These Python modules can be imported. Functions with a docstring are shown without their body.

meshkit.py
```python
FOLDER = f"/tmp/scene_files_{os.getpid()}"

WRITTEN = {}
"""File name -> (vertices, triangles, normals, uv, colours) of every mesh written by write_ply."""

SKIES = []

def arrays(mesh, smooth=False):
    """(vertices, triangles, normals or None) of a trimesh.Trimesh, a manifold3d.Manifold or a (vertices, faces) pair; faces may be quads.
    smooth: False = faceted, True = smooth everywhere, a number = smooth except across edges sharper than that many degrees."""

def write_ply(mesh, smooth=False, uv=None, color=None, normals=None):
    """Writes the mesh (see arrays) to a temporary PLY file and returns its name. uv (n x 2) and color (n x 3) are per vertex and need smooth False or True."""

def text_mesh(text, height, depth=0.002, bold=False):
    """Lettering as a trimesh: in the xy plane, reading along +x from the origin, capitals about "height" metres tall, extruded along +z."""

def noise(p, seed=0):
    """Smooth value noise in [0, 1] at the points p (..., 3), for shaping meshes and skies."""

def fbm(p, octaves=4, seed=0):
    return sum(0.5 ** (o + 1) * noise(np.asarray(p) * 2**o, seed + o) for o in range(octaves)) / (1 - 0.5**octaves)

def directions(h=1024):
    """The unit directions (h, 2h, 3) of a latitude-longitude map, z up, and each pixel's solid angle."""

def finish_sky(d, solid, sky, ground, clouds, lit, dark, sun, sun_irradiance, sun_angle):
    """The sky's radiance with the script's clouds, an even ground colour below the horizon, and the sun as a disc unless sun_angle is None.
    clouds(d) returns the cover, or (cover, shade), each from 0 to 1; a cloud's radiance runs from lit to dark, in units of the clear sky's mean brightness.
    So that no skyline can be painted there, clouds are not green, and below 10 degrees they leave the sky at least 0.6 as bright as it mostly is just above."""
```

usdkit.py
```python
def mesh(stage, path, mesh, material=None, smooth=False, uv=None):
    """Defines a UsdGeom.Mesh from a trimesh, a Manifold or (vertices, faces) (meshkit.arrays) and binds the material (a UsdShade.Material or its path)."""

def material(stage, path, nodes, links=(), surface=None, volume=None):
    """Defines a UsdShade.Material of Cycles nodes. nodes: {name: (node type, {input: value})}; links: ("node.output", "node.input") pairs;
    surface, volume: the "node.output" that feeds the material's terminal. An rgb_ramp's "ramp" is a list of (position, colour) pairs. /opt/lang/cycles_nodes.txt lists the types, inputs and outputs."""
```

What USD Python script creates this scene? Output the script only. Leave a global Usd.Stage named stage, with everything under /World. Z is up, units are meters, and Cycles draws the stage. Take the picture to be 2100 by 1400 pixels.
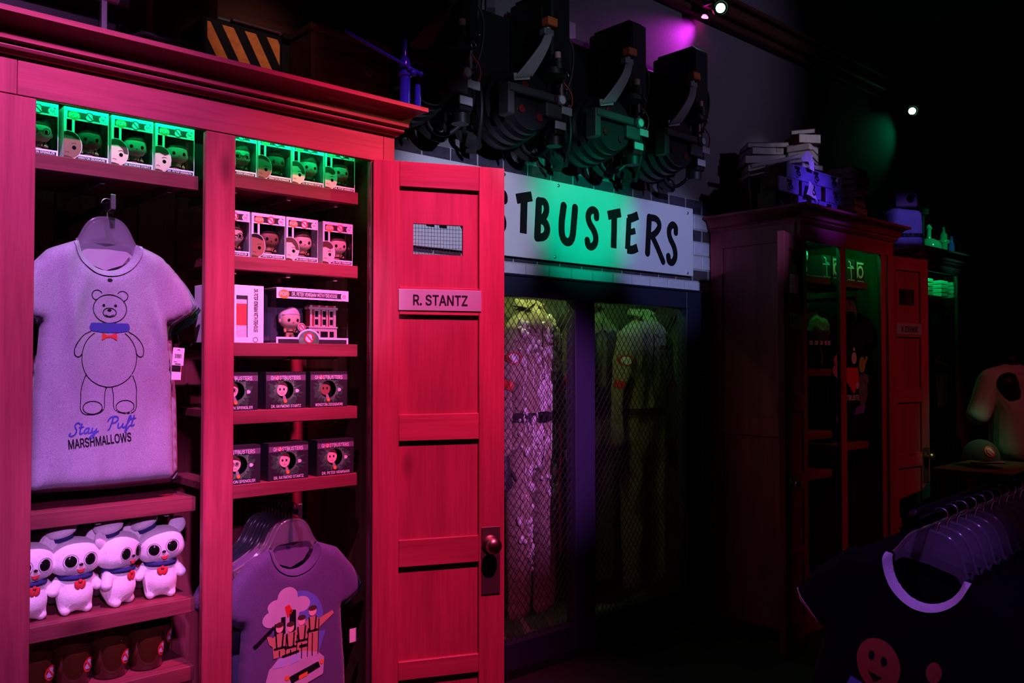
import math, random
import numpy as np, trimesh, usdkit, meshkit
from scipy.spatial import Delaunay, cKDTree
import shapely
from shapely.geometry import Polygon, LineString, Point, box as sbox
from shapely.ops import unary_union
from shapely import affinity
import manifold3d as m3
from pxr import Usd, UsdGeom, UsdLux, UsdShade, Gf, Sdf

random.seed(7); RNG = np.random.default_rng(7)
stage = Usd.Stage.CreateInMemory()
UsdGeom.SetStageUpAxis(stage, 'Z'); UsdGeom.SetStageMetersPerUnit(stage, 1.0)
UsdGeom.Xform.Define(stage, '/World'); UsdGeom.Scope.Define(stage, '/World/Looks')

# ------------------------------------------------------------------ camera
FPX, YAW, PITCH, EYE = 1750.0, math.radians(47.8), math.atan(40 / 1750.0), np.array([0, 0, 1.65])
FW = np.array([math.cos(YAW) * math.cos(PITCH), math.sin(YAW) * math.cos(PITCH), math.sin(PITCH)])
RT = np.array([math.sin(YAW), -math.cos(YAW), 0.0]); UP = np.cross(RT, FW)
EXPOSURE = 0.0
cam = UsdGeom.Camera.Define(stage, '/World/camera')
cam.CreateHorizontalApertureAttr(36.0); cam.CreateVerticalApertureAttr(24.0)
cam.CreateFocalLengthAttr(FPX / 2100.0 * 36.0); cam.CreateClippingRangeAttr((0.05, 60.0))
cam.CreateExposureAttr(EXPOSURE)
_m = Gf.Matrix4d(*RT, 0, *UP, 0, *(-FW), 0, *EYE, 1)
UsdGeom.Xformable(cam).AddTransformOp().Set(_m)

def at(x, y, Y):
    """the point of the vertical plane at depth Y (parallel to the back wall) seen at photo pixel x, y: used to measure positions"""
    d = FW + RT * (x - 1050) / FPX + UP * (700 - y) / FPX
    return EYE + d * (Y / d[1])

# ------------------------------------------------------------------ lights (stage spots under the ceiling)
def spot(name, pos, target, color, power, angle, soft=0.5, radius=0.05):
    l = UsdLux.SphereLight.Define(stage, '/World/' + name)
    l.CreateRadiusAttr(radius); l.CreateColorAttr(Gf.Vec3f(*color)); l.CreateIntensityAttr(power)
    l.CreateNormalizeAttr(True)
    s = UsdLux.ShapingAPI.Apply(l.GetPrim())
    s.CreateShapingConeAngleAttr(angle); s.CreateShapingConeSoftnessAttr(soft)
    p, t = np.array(pos, float), np.array(target, float)
    z = (p - t) / np.linalg.norm(p - t); x = np.cross([0, 0, 1.0], z); x /= np.linalg.norm(x); y = np.cross(z, x)
    UsdGeom.Xformable(l).AddTransformOp().Set(Gf.Matrix4d(*x, 0, *y, 0, *z, 0, *p, 1))
    return l

spot('red_spot', (1.55, 0.70, 4.25), (1.82, 2.6, 1.55), (1.0, 0.07, 0.34), 345, 20, 1.0)
spot('violet_spot', (0.3, 0.70, 4.25), (0.40, 2.65, 1.95), (0.80, 0.25, 1.0), 245, 23, 1.0)
spot('low_violet_spot', (-0.3, -1.4, 2.75), (0.90, 2.75, 1.10), (0.78, 0.28, 1.0), 165, 6.2, 1.0)
spot('door_magenta_spot', (2.2, 0.4, 4.2), (1.93, 2.52, 2.12), (0.75, 0.30, 1.0), 55, 6, 1.0)
spot('low_pink_spot', (0.5, -1.7, 2.9), (1.46, 2.7, 1.86), (1.0, 0.28, 0.75), 170, 5.0, 0.9)
spot('green_spot', (2.9, -1.2, 3.3), (3.52, 3.28, 2.52), (0.0, 1.0, 0.55), 230, 6.5, 0.9)
spot('lilac_spot', (1.8, -1.4, 3.4), (2.68, 3.3, 2.35), (0.62, 0.60, 1.0), 185, 6.6, 0.7)
spot('lilac_far_spot', (2.6, -1.4, 3.4), (4.3, 3.3, 2.30), (0.40, 0.45, 1.0), 160, 6.2, 0.7)
spot('case_spot', (2.3, -1.2, 3.2), (3.3, 3.55, 1.2), (0.88, 0.17, 0.90), 520, 8, 0.9)
spot('side_green_spot', (4.6, 1.0, 3.8), (1.3, 2.7, 2.15), (0.60, 0.9, 0.3), 45, 5, 0.5)
spot('dim_red_spot', (6.0, -0.6, 4.1), (6.15, 2.7, 1.15), (1.0, 0.09, 0.14), 32, 23, 1.0)
spot('blue_spot', (4.2, 0.6, 4.1), (5.12, 2.75, 2.68), (0.17, 0.06, 1.0), 120, 6.5, 0.9)
spot('violet_rack_spot', (0.7, 0.0, 3.8), (2.02, 0.82, 1.1), (0.45, 0.13, 1.0), 48, 9, 0.8)
spot('purple_wall_spot', (4.66, 3.235, 3.87), (4.15, 3.31, 3.50), (0.75, 0.03, 0.85), 13.0, 30, 1.0)
spot('green_wall_spot', (7.70, 3.05, 3.76), (7.4, 3.31, 3.6), (0.0, 1.0, 0.4), 0.5, 34, 1.0)
spot('green_rack_spot', (5.6, 0.4, 4.0), (6.6, 2.25, 1.25), (0.05, 1.0, 0.42), 40, 8, 0.7)
spot('book_spot', (3.6, -0.8, 3.6), (5.20, 2.85, 3.10), (0.85, 0.70, 1.0), 36, 3.2, 0.9)
spot('green_flask_spot', (6.2, 0.6, 4.2), (7.62, 3.0, 2.66), (0.03, 1.0, 0.42), 120, 6, 0.9)
spot('blue_cloth_spot', (5.2, 0.4, 4.2), (6.97, 2.95, 2.75), (0.2, 0.12, 1.0), 60, 4, 0.8)
spot('shelf_top_spot', (0.3, -0.3, 4.2), (1.38, 2.92, 2.86), (1.0, 0.62, 0.62), 42, 4.2, 0.9)
spot('pack_spot', (1.5, -1.6, 3.7), (2.95, 3.0, 3.14), (0.50, 0.58, 0.80), 60, 8, 1.0)
spot('wall_wash_spot', (5.8, -2.2, 4.3), (4.5, 3.3, 3.75), (0.55, 0.42, 0.85), 50, 17, 1.0)
dome = UsdLux.DomeLight.Define(stage, '/World/dome'); dome.CreateIntensityAttr(0.0)

# ------------------------------------------------------------------ scene tree helpers
used = {}
def numbered(parent, name):
    n = used.get((parent, name), 0); used[(parent, name)] = n + 1
    return name if n == 0 else f'{name}_{n:03d}'
def path_of(parent): return '/World' if parent is None else str(parent.GetPath())
def obj(name, mesh, mat, parent=None, smooth=False):
    if isinstance(mesh, MB): mesh = mesh.mesh()
    pp = path_of(parent)
    return usdkit.mesh(stage, f'{pp}/{numbered(pp, name)}', mesh, mat, smooth=smooth).GetPrim()
def tag(p, label=None, cat=None, group=None, kind=None):
    for k, v in (('label', label), ('category', cat), ('group', group), ('kind', kind)):
        if v: p.SetCustomDataByKey(k, v)
    return p
def thing(name, label, cat, loc=(0, 0, 0), rz=0, group=None, rx=0, ry=0):
    x = UsdGeom.Xform.Define(stage, '/World/' + numbered('/World', name))
    x.AddTranslateOp().Set(Gf.Vec3d(*map(float, loc))); x.AddRotateZOp().Set(float(rz)); x.AddRotateYOp().Set(float(ry)); x.AddRotateXOp().Set(float(rx))
    return tag(x.GetPrim(), label, cat, group)
def dup(src, label, loc, rz=0, group=None, rx=0, ry=0):
    d = src.GetCustomData()
    base = src.GetName().rsplit('_', 1)
    base = base[0] if base[-1].isdigit() else src.GetName()
    r = thing(base, label, d['category'], loc, rz, group or d.get('group'), rx, ry)
    r.GetReferences().AddInternalReference(src.GetPath()); r.SetInstanceable(True)
    return r

# ------------------------------------------------------------------ mesh helpers
_S = np.array([[a, b, c] for a in (-1, 1) for b in (-1, 1) for c in (-1, 1)], float)
_CH = np.array([s * np.where(np.arange(3) == k, 1.0, 0.8) for s in _S for k in range(3)])
_CHF = trimesh.Trimesh(_CH, process=False).convex_hull
_CHV, _CHF = np.array(_CHF.vertices), np.array(_CHF.faces)
def bx(x0, y0, z0, x1, y1, z1, b=0.0):
    """a box, its edges chamfered by b"""
    lo, hi = np.minimum([x0, y0, z0], [x1, y1, z1]).astype(float), np.maximum([x0, y0, z0], [x1, y1, z1]).astype(float)
    if b <= 0:
        return trimesh.creation.box(bounds=[lo, hi])
    c, h = (lo + hi) / 2, (hi - lo) / 2; b = min(b, 0.45 * h.min() * 2)
    v = np.sign(_CHV) * np.where(np.abs(_CHV) > 0.9, h, h - b) + c
    return trimesh.Trimesh(v, _CHF, process=False)
class MB:
    def __init__(s, *m): s.m = list(m)
    def add(s, *m): s.m += m; return s
    def box(s, *a): s.m.append(bx(*a)); return s
    def mesh(s): return trimesh.util.concatenate([trimesh.Trimesh(q.vertices, q.faces, process=False) for q in s.m])
def T(mesh, loc=(0, 0, 0), rx=0, ry=0, rz=0, sc=None):
    m = mesh.copy()
    if sc is not None: m.apply_scale(sc)
    for ang, ax in ((rx, [1, 0, 0]), (ry, [0, 1, 0]), (rz, [0, 0, 1])):
        if ang: m.apply_transform(trimesh.transformations.rotation_matrix(math.radians(ang), ax))
    m.apply_translation(loc); return m
def lathe(prof, n=24):
    """profile of (radius, z) turned about z"""
    p = np.array(prof, float); a = np.arange(n) * 2 * np.pi / n
    v = np.stack([p[:, :1] * np.cos(a), p[:, :1] * np.sin(a), np.repeat(p[:, 1:], n, 1)], -1).reshape(-1, 3)
    k = len(p); i, j = np.meshgrid(np.arange(k - 1), np.arange(n), indexing='ij')
    q = np.stack([i * n + j, i * n + (j + 1) % n, (i + 1) * n + (j + 1) % n, (i + 1) * n + j], -1).reshape(-1, 4)
    f = np.vstack([q[:, [0, 1, 2]], q[:, [0, 2, 3]]])
    m = trimesh.Trimesh(v, f, process=False); m.merge_vertices(); m.update_faces(m.nondegenerate_faces()); return m
def tube(pts, r, n=8, closed=False, flat=1.0):
    p = np.asarray(pts, float)
    if closed: p = np.vstack([p, p[:1]])
    t = np.gradient(p, axis=0)
    if closed: t[0] = t[-1] = p[1] - p[-2]
    t /= np.linalg.norm(t, axis=1, keepdims=True) + 1e-12
    a = np.cross(t[0], [0, 0, 1.0]); a = a if np.linalg.norm(a) > 0.1 else np.cross(t[0], [1.0, 0, 0]); a /= np.linalg.norm(a)
    A = []
    for q in t:
        a = a - q * (a @ q); a /= np.linalg.norm(a); A.append(a)
    A = np.array(A); B = np.cross(t, A); w = np.arange(n) * 2 * np.pi / n
    R = np.broadcast_to(r, (len(p),))[:, None, None]
    v = (p[:, None] + R * (np.cos(w)[None, :, None] * A[:, None] + flat * np.sin(w)[None, :, None] * B[:, None])).reshape(-1, 3)
    i, j = np.meshgrid(np.arange(len(p) - 1), np.arange(n), indexing='ij')
    q = np.stack([i * n + j, i * n + (j + 1) % n, (i + 1) * n + (j + 1) % n, (i + 1) * n + j], -1).reshape(-1, 4)
    f = [q[:, [0, 1, 2]], q[:, [0, 2, 3]]]
    if not closed:
        k = np.arange(1, n - 1); e = (len(p) - 1) * n
        f += [np.stack([0 * k, k + 1, k], 1), np.stack([0 * k + e, e + k, e + k + 1], 1)]
    return trimesh.Trimesh(v, np.vstack(f), process=False)
def smoothline(pts, n=3):
    p = np.asarray(pts, float)
    for _ in range(n):
        q = np.empty((2 * len(p) - 2, p.shape[1])); q[0::2] = .75 * p[:-1] + .25 * p[1:]; q[1::2] = .25 * p[:-1] + .75 * p[1:]
        p = np.vstack([p[:1], q, p[-1:]])
    return p
def ell(c, r, sub=3, rx=0, ry=0, rz=0, power=None):
    m = trimesh.creation.icosphere(sub); v = np.array(m.vertices)
    if power: v = np.sign(v) * np.abs(v) ** power; 
    m = trimesh.Trimesh(v * r, m.faces, process=False); return T(m, c, rx, ry, rz)
XZ = trimesh.transformations.rotation_matrix(math.pi / 2, [1, 0, 0])
def geoms(p): return [g for g in getattr(p, 'geoms', [p]) if g.geom_type == 'Polygon' and g.area > 1e-9]
def plate(poly, depth, y=0.0):
    """polygon in (x, z) made a plate from y to y - depth, facing -y"""
    m = trimesh.util.concatenate([trimesh.creation.extrude_polygon(g, depth, engine='earcut') for g in geoms(poly)])
    m.apply_transform(XZ); m.apply_translation([0, y, 0]); return m
def text(s, h, x, z, y=0.0, w=None, depth=0.0006, bold=False, center=True):
    """lettering that faces -y; capitals h tall, squeezed to width w, centred at x, baseline z"""
    m = meshkit.text_mesh(s, h, depth, bold); b = m.bounds
    if w: m.apply_scale([w / (b[1, 0] - b[0, 0]), 1, 1]); b = m.bounds
    m.apply_translation([-(b[0, 0] + b[1, 0]) / 2 if center else -b[0, 0], 0, 0])
    m.apply_transform(XZ); m.apply_translation([x, y, z]); return m
def ring_poly(cx, cz, r0, r1): return Point(cx, cz).buffer(r1, 24).difference(Point(cx, cz).buffer(r0, 24))
def circ(cx, cz, r, sx=1, sz=1): return affinity.scale(Point(cx, cz).buffer(r, 20), sx, sz)
def stroke(pts, w, n=2): return LineString(smoothline(pts, n)).buffer(w / 2, 6)
def tri2d(poly, res, seed=0):
    rng = np.random.default_rng(seed); P = []
    for g in geoms(poly):
        for ring in [g.exterior, *g.interiors]:
            k = max(8, int(ring.length / res)); P += [ring.interpolate(i / k, True).coords[0] for i in range(k)]
    nb = len(P); x0, z0, x1, z1 = poly.bounds
    gx, gz = np.meshgrid(np.arange(x0, x1, res), np.arange(z0, z1, res)); g = np.stack([gx.ravel(), gz.ravel()], 1)
    g[:, 0] += (np.round((g[:, 1] - z0) / res) % 2) * res / 2; g += rng.normal(0, res * .03, g.shape)
    inner = poly.buffer(-res * .55)
    if len(g) and not inner.is_empty: g = g[shapely.contains_xy(inner, g[:, 0], g[:, 1])]
    else: g = g[:0]
    P = np.vstack([np.array(P), g]); d = Delaunay(P); f = d.simplices; c = P[f].mean(1)
    f = f[shapely.contains_xy(poly, c[:, 0], c[:, 1])]
    e1, e2 = P[f[:, 1]] - P[f[:, 0]], P[f[:, 2]] - P[f[:, 0]]; a = e1[:, 0] * e2[:, 1] - e1[:, 1] * e2[:, 0]
    f = f[np.abs(a) > 1e-12]; a = a[np.abs(a) > 1e-12]
    f[a < 0] = f[a < 0][:, ::-1]; return P, f, nb
class Pillow:
    """a soft flat body: outline in (x, z), up to t thick towards -y, its edge rounded over d; wrinkles w at scale s"""
    def __init__(self, poly, t, d, res, w=0.0, s=6.0, back=0.5, seed=0, folds=None):
        self.t, self.d, self.w, self.s, self.seed, self.folds = t, d, w, s, seed, folds
        P, f, nb = tri2d(poly, res, seed)
        B = []
        for g in geoms(poly):
            for ring in [g.exterior, *g.interiors]:
                k = max(16, int(ring.length / (res * .3))); B += [ring.interpolate(i / k, True).coords[0] for i in range(k)]
        self.tree = cKDTree(np.array(B)); self.P, n = P, len(P)
        yf = self.front(P); yf[:nb] = self.wave(P[:nb])
        yb = self.wave(P) + back * self.bulge(P)
        V = np.vstack([np.stack([P[:, 0], yf, P[:, 1]], 1), np.stack([P[nb:, 0], yb[nb:], P[nb:, 1]], 1)])
        idx = np.where(np.arange(n) < nb, np.arange(n), np.arange(n) + n - nb)
        self.mesh = trimesh.Trimesh(V, np.vstack([f, idx[f][:, ::-1]]), process=False)
    def bulge(self, P):
        q = 1 - np.minimum(self.tree.query(P)[0] / self.d, 1); return self.t * np.sqrt(np.maximum(1 - q * q, 0))
    def wave(self, P):
        P = np.asarray(P); q = np.stack([P[:, 0] * self.s * 2.2, P[:, 1] * self.s * .55, P[:, 0] * 0 + self.seed], 1)
        y = self.w * (meshkit.fbm(q, 3, self.seed) - .5) * 2
        if self.folds is not None: y = y + self.folds(P)
        return y
    def front(self, P): return self.wave(P) - self.bulge(P)
    def drape(self, poly, off=.0015, res=.012, thick=None):
        """a flat print or patch that follows the front"""
        P, f, nb = tri2d(poly, res); y = self.front(P) - off
        v = np.stack([P[:, 0], y, P[:, 1]], 1)
        if thick is None: return trimesh.Trimesh(v, f, process=False)
        b = v + [0, thick, 0]; n = len(P)
        fr = trimesh.Trimesh(np.vstack([v, b]), np.vstack([f, f[:, ::-1] + n]), process=False)
        ed = np.sort(np.vstack([f[:, [0, 1]], f[:, [1, 2]], f[:, [2, 0]]]), 1); u, c = np.unique(ed, axis=0, return_counts=True); u = u[c == 1]
        side = np.vstack([np.stack([u[:, 0], u[:, 1], u[:, 1] + n], 1), np.stack([u[:, 0], u[:, 1] + n, u[:, 0] + n], 1)])
        return trimesh.Trimesh(fr.vertices, np.vstack([fr.faces, side]), process=False)
    def lay(self, mesh, off=.0012):
        v = np.array(mesh.vertices); v[:, 1] += self.front(v[:, [0, 2]]) - off; return trimesh.Trimesh(v, mesh.faces, process=False)
def soft(spheres, bones, edge=.012, it=8):
    """one smooth body: hulls of the spheres at both ends of every bone, joined"""
    S = [m3.Manifold.sphere(r, 20).translate(c) for *c, r in spheres]
    M = m3.Manifold()
    for a, b in bones: M = M + m3.Manifold.batch_hull([S[a], S[b]])
    g = M.refine_to_length(edge).to_mesh(); m = trimesh.Trimesh(g.vert_properties[:, :3], g.tri_verts)
    trimesh.smoothing.filter_taubin(m, iterations=it); return m

# ------------------------------------------------------------------ materials
def C(r, g, b): return tuple((np.array([r, g, b]) / 255.0) ** 2.2)
LOOK = {}
def M(name, col=(.5, .5, .5), rough=.5, metal=0, spec=.5, noise=0, nscale=200, bump=0, coat=0, sheen=0, emit=None, strength=0, var=0):
    if name in LOOK: return LOOK[name]
    pr = {'base_color': col, 'roughness': rough, 'metallic': metal, 'specular_ior_level': spec, 'coat_weight': coat, 'sheen_weight': sheen}
    if emit: pr |= {'emission_color': emit, 'emission_strength': strength}
    n, l = {'p': ('principled_bsdf', pr)}, []
    if noise or bump:
        n['t'] = ('texture_coordinate', {}); n['n'] = ('noise_texture', {'scale': nscale, 'detail': 4}); l.append(('t.object', 'n.vector'))
    if noise:
        c = np.array(col); n['r'] = ('rgb_ramp', {'ramp': [(.3, tuple(c * (1 - noise))), (.7, tuple(np.minimum(c * (1 + noise), 1)))]})
        l += [('n.fac', 'r.fac'), ('r.color', 'p.base_color')]
    if bump:
        n['b'] = ('bump', {'strength': bump, 'distance': .002}); l += [('n.fac', 'b.height'), ('b.normal', 'p.normal')]
    LOOK[name] = usdkit.material(stage, '/World/Looks/' + name, n, l, surface='p.BSDF'); return LOOK[name]
def wood(name, grain, dark, mid, light, rough=.42, seed=0.0, rot=0.0):
    """stained timber: fine grain drawn out along axis grain, broad tone patches, a few knots"""
    sc = {'x': (1.6, 34, 34), 'y': (34, 1.6, 34), 'z': (34, 34, 1.6)}[grain]
    big = {'x': (1.2, 5, 5), 'y': (5, 1.2, 5), 'z': (5, 5, 1.2)}[grain]
    fine = tuple(6 * q for q in sc)
    kn = {'x': (1.6, 4, 4), 'y': (4, 1.6, 4), 'z': (4, 4, 1.6)}[grain]
    n = {'t': ('texture_coordinate', {}), 'm0': ('mapping', {'rotation': (0, 0, math.radians(rot))}),
         'm1': ('mapping', {'scale': sc, 'location': (seed, seed * 2, seed * 3)}), 'n1': ('noise_texture', {'scale': 1.0, 'detail': 5, 'roughness': .6, 'distortion': .6}),
         'm2': ('mapping', {'scale': big, 'location': (seed * 3, seed, seed)}), 'n2': ('noise_texture', {'scale': 1.0, 'detail': 2}),
         'm3': ('mapping', {'scale': fine}), 'n3': ('noise_texture', {'scale': 1.0, 'detail': 3}),
         'm4': ('mapping', {'scale': kn, 'location': (seed * .7, .37, seed)}), 'v': ('voronoi_texture', {'scale': 1.0, 'randomness': 1.0}), 'kr': ('rgb_ramp', {'ramp': [(0.0, (.25,) * 3), (.05, (.5,) * 3), (.12, (1,) * 3)]}),
         'r1': ('rgb_ramp', {'ramp': [(.25, dark), (.5, mid), (.75, light)]}),
         'r2': ('rgb_ramp', {'ramp': [(.25, (.62,) * 3), (.7, (1.08,) * 3)]}), 'r3': ('rgb_ramp', {'ramp': [(.3, (.88,) * 3), (.6, (1.0,) * 3)]}),
         'x1': ('mix', {'mix_type': 'multiply', 'fac': 1.0}), 'x2': ('mix', {'mix_type': 'multiply', 'fac': 1.0}), 'x3': ('mix', {'mix_type': 'multiply', 'fac': .8}),
         'b': ('bump', {'strength': .22, 'distance': .002}), 'p': ('principled_bsdf', {'roughness': rough, 'specular_ior_level': .25})}
    l = [('t.object', 'm0.vector'), ('m0.vector', 'm1.vector'), ('m0.vector', 'm2.vector'), ('m0.vector', 'm3.vector'), ('m0.vector', 'm4.vector'), ('m1.vector', 'n1.vector'), ('m2.vector', 'n2.vector'), ('m3.vector', 'n3.vector'), ('m4.vector', 'v.vector'),
         ('n1.fac', 'r1.fac'), ('n2.fac', 'r2.fac'), ('n3.fac', 'r3.fac'), ('v.distance', 'kr.fac'), ('r1.color', 'x1.color1'), ('r2.color', 'x1.color2'), ('x1.color', 'x2.color1'), ('r3.color', 'x2.color2'),
         ('x2.color', 'x3.color1'), ('kr.color', 'x3.color2'), ('x3.color', 'p.base_color'), ('n1.fac', 'b.height'), ('b.normal', 'p.normal')]
    return usdkit.material(stage, '/World/Looks/' + name, n, l, surface='p.BSDF')
def clear(name, tint=(1, 1, 1), rough=.05, refl=(1, 1, 1), ior=1.45):
    n = {'a': ('transparent_bsdf', {'color': tint}), 'g': ('glossy_bsdf', {'color': refl, 'roughness': rough}), 'w': ('layer_weight', {'blend': .5}), 'f': ('rgb_ramp', {'ramp': [(0, (.035 * ior,) * 3), (.5, (.06 * ior,) * 3), (.75, (.16 * ior,) * 3), (1, (.6,) * 3)]}), 'm': ('mix_closure', {})}
    return usdkit.material(stage, '/World/Looks/' + name, n, [('w.facing', 'f.fac'), ('f.color', 'm.fac'), ('a.BSDF', 'm.closure1'), ('g.BSDF', 'm.closure2')], surface='m.closure')

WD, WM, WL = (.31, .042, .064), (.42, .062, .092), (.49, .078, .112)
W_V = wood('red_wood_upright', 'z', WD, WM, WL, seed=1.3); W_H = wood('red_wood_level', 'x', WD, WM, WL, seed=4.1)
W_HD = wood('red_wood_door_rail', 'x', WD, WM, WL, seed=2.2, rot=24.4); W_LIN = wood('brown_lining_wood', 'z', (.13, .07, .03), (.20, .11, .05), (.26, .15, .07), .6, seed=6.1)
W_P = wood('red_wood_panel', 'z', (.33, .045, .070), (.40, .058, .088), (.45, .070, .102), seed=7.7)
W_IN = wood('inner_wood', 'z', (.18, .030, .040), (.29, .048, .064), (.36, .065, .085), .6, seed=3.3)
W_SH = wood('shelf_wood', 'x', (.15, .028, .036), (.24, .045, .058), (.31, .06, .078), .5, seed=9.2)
W_DK = wood('dark_crate_wood', 'x', (.06, .020, .014), (.11, .036, .022), (.16, .052, .03), .5, seed=5.5)
PLASTER = M('plaster', (.17, .17, .18), .9, bump=.15, nscale=60, noise=.08)
DARKW = M('dark_paint', (.03, .03, .034), .9); FLOOR = M('floor_stone', (.016, .015, .015), .6, noise=.3, nscale=3)
BR_D = M('dark_glazed_brick', (.055, .050, .075), .3, noise=.25, nscale=30); BR_D2 = M('brown_glazed_brick', (.075, .06, .065), .3, noise=.25, nscale=30)
BR_L = M('white_glazed_brick', (.62, .62, .66), .3, noise=.06, nscale=20); MORTAR = M('mortar', (.42, .42, .42), .9, noise=.1, nscale=80)
WHITE = M('white_print', (.80, .80, .80), .4); BLACK = M('black_print', (.008, .008, .009), .6, spec=.15); RED = M('red_print', (.65, .03, .03), .45); NAVY = M('navy_print', (.04, .05, .30), .5)
ORANGE = M('orange_print', (.85, .25, .04), .5); TAN = M('tan_print', (.52, .30, .17), .6); SKIN = M('pale_skin_print', (.80, .56, .45), .5); DSKIN = M('dark_skin_print', (.24, .11, .07), .5); BROWN = M('brown_hair_print', (.07, .035, .02), .5); SKY = M('blue_print', (.12, .2, .55), .5); YELLOW = M('yellow_print', (.6, .5, .12), .5)
CLEAR = clear('clear_plastic', (.93, .95, .95), .06); HANG = usdkit.material(stage, '/World/Looks/hanger_plastic', {'a': ('transparent_bsdf', {'color': (.80, .80, .84)}), 'd': ('translucent_bsdf', {'color': (.7, .7, .75)}), 'e': ('diffuse_bsdf', {'color': (.7, .7, .75)}), 'g': ('glossy_bsdf', {'color': (1, 1, 1), 'roughness': .12}), 'w': ('layer_weight', {'blend': .5}), 'f': ('rgb_ramp', {'ramp': [(0, (.07,) * 3), (.5, (.14,) * 3), (.75, (.35,) * 3), (1, (.9,) * 3)]}), 'k': ('mix_closure', {'fac': .5}), 'h': ('mix_closure', {'fac': .20}), 'm': ('mix_closure', {})}, [('d.BSDF', 'k.closure1'), ('e.BSDF', 'k.closure2'), ('a.BSDF', 'h.closure1'), ('k.closure', 'h.closure2'), ('w.facing', 'f.fac'), ('f.color', 'm.fac'), ('h.closure', 'm.closure1'), ('g.BSDF', 'm.closure2')], surface='m.closure'); PANE = clear('pane_glass', (.90, .92, .92), .03, ior=1.35)
BLK = M('black_plastic', (.008, .008, .009), .5, spec=.3); BLK2 = M('black_metal', (.012, .012, .013), .42, .3); STEEL = M('brushed_steel', (.55, .55, .56), .33, 1.0, noise=.1, nscale=300); ALU = M('grey_alloy_plate', (.45, .46, .47), .5, .3); BRASS = M('aged_brass', (.42, .30, .20), .32, 1.0); PLATEM = M('dark_bronze', (.12, .085, .08), .45, .7)
RUB = M('black_rubber', (.015, .015, .016), .55); PLUSH = M('white_plush', (.80, .78, .78), .95, noise=.10, nscale=260, bump=.5, sheen=.3); PLUSHN = M('navy_felt', (.02, .025, .14), .9); PLUSHR = M('red_felt', (.55, .02, .03), .9); EYE_M = M('glossy_black_eye', (.006, .006, .006), .15)
GREYTEE = M('heather_grey_jersey', (.30, .30, .37), .95, noise=.30, nscale=420, bump=.25, sheen=.2); PURPTEE = M('heather_purple_jersey', (.085, .068, .16), .95, noise=.28, nscale=420, bump=.25, sheen=.2); BLKTEE = M('black_jersey', (.004, .004, .005), .95, spec=.08, noise=.2, nscale=300); WHTEE = M('white_rib_jersey', (.72, .70, .74), .95, noise=.08, nscale=300)
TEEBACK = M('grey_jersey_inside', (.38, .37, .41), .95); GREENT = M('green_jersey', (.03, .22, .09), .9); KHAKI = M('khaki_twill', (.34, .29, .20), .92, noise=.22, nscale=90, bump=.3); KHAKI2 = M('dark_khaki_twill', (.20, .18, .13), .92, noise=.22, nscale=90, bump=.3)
SLIME = M('white_foam', (.78, .78, .74), .28, noise=.1, nscale=40, coat=.4); GLOVE = M('black_glove_leather', (.02, .018, .02), .6); NAVYFR = M('navy_frame_paint', (.012, .014, .036), .5)
WIRE = M('dark_wire', (.035, .035, .04), .5, .6); SIGNW = M('white_sign_board', (.72, .74, .75), .45); CARD = M('white_card', (.78, .77, .76), .7); INSIDE = M('black_card', (.014, .014, .017), .6)
SPLASH = M('olive_splash_print', (.030, .085, .045), .5, noise=.7, nscale=26); SPLASH2 = M('pale_splash_print', (.085, .20, .11), .5, noise=.6, nscale=34)
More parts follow.
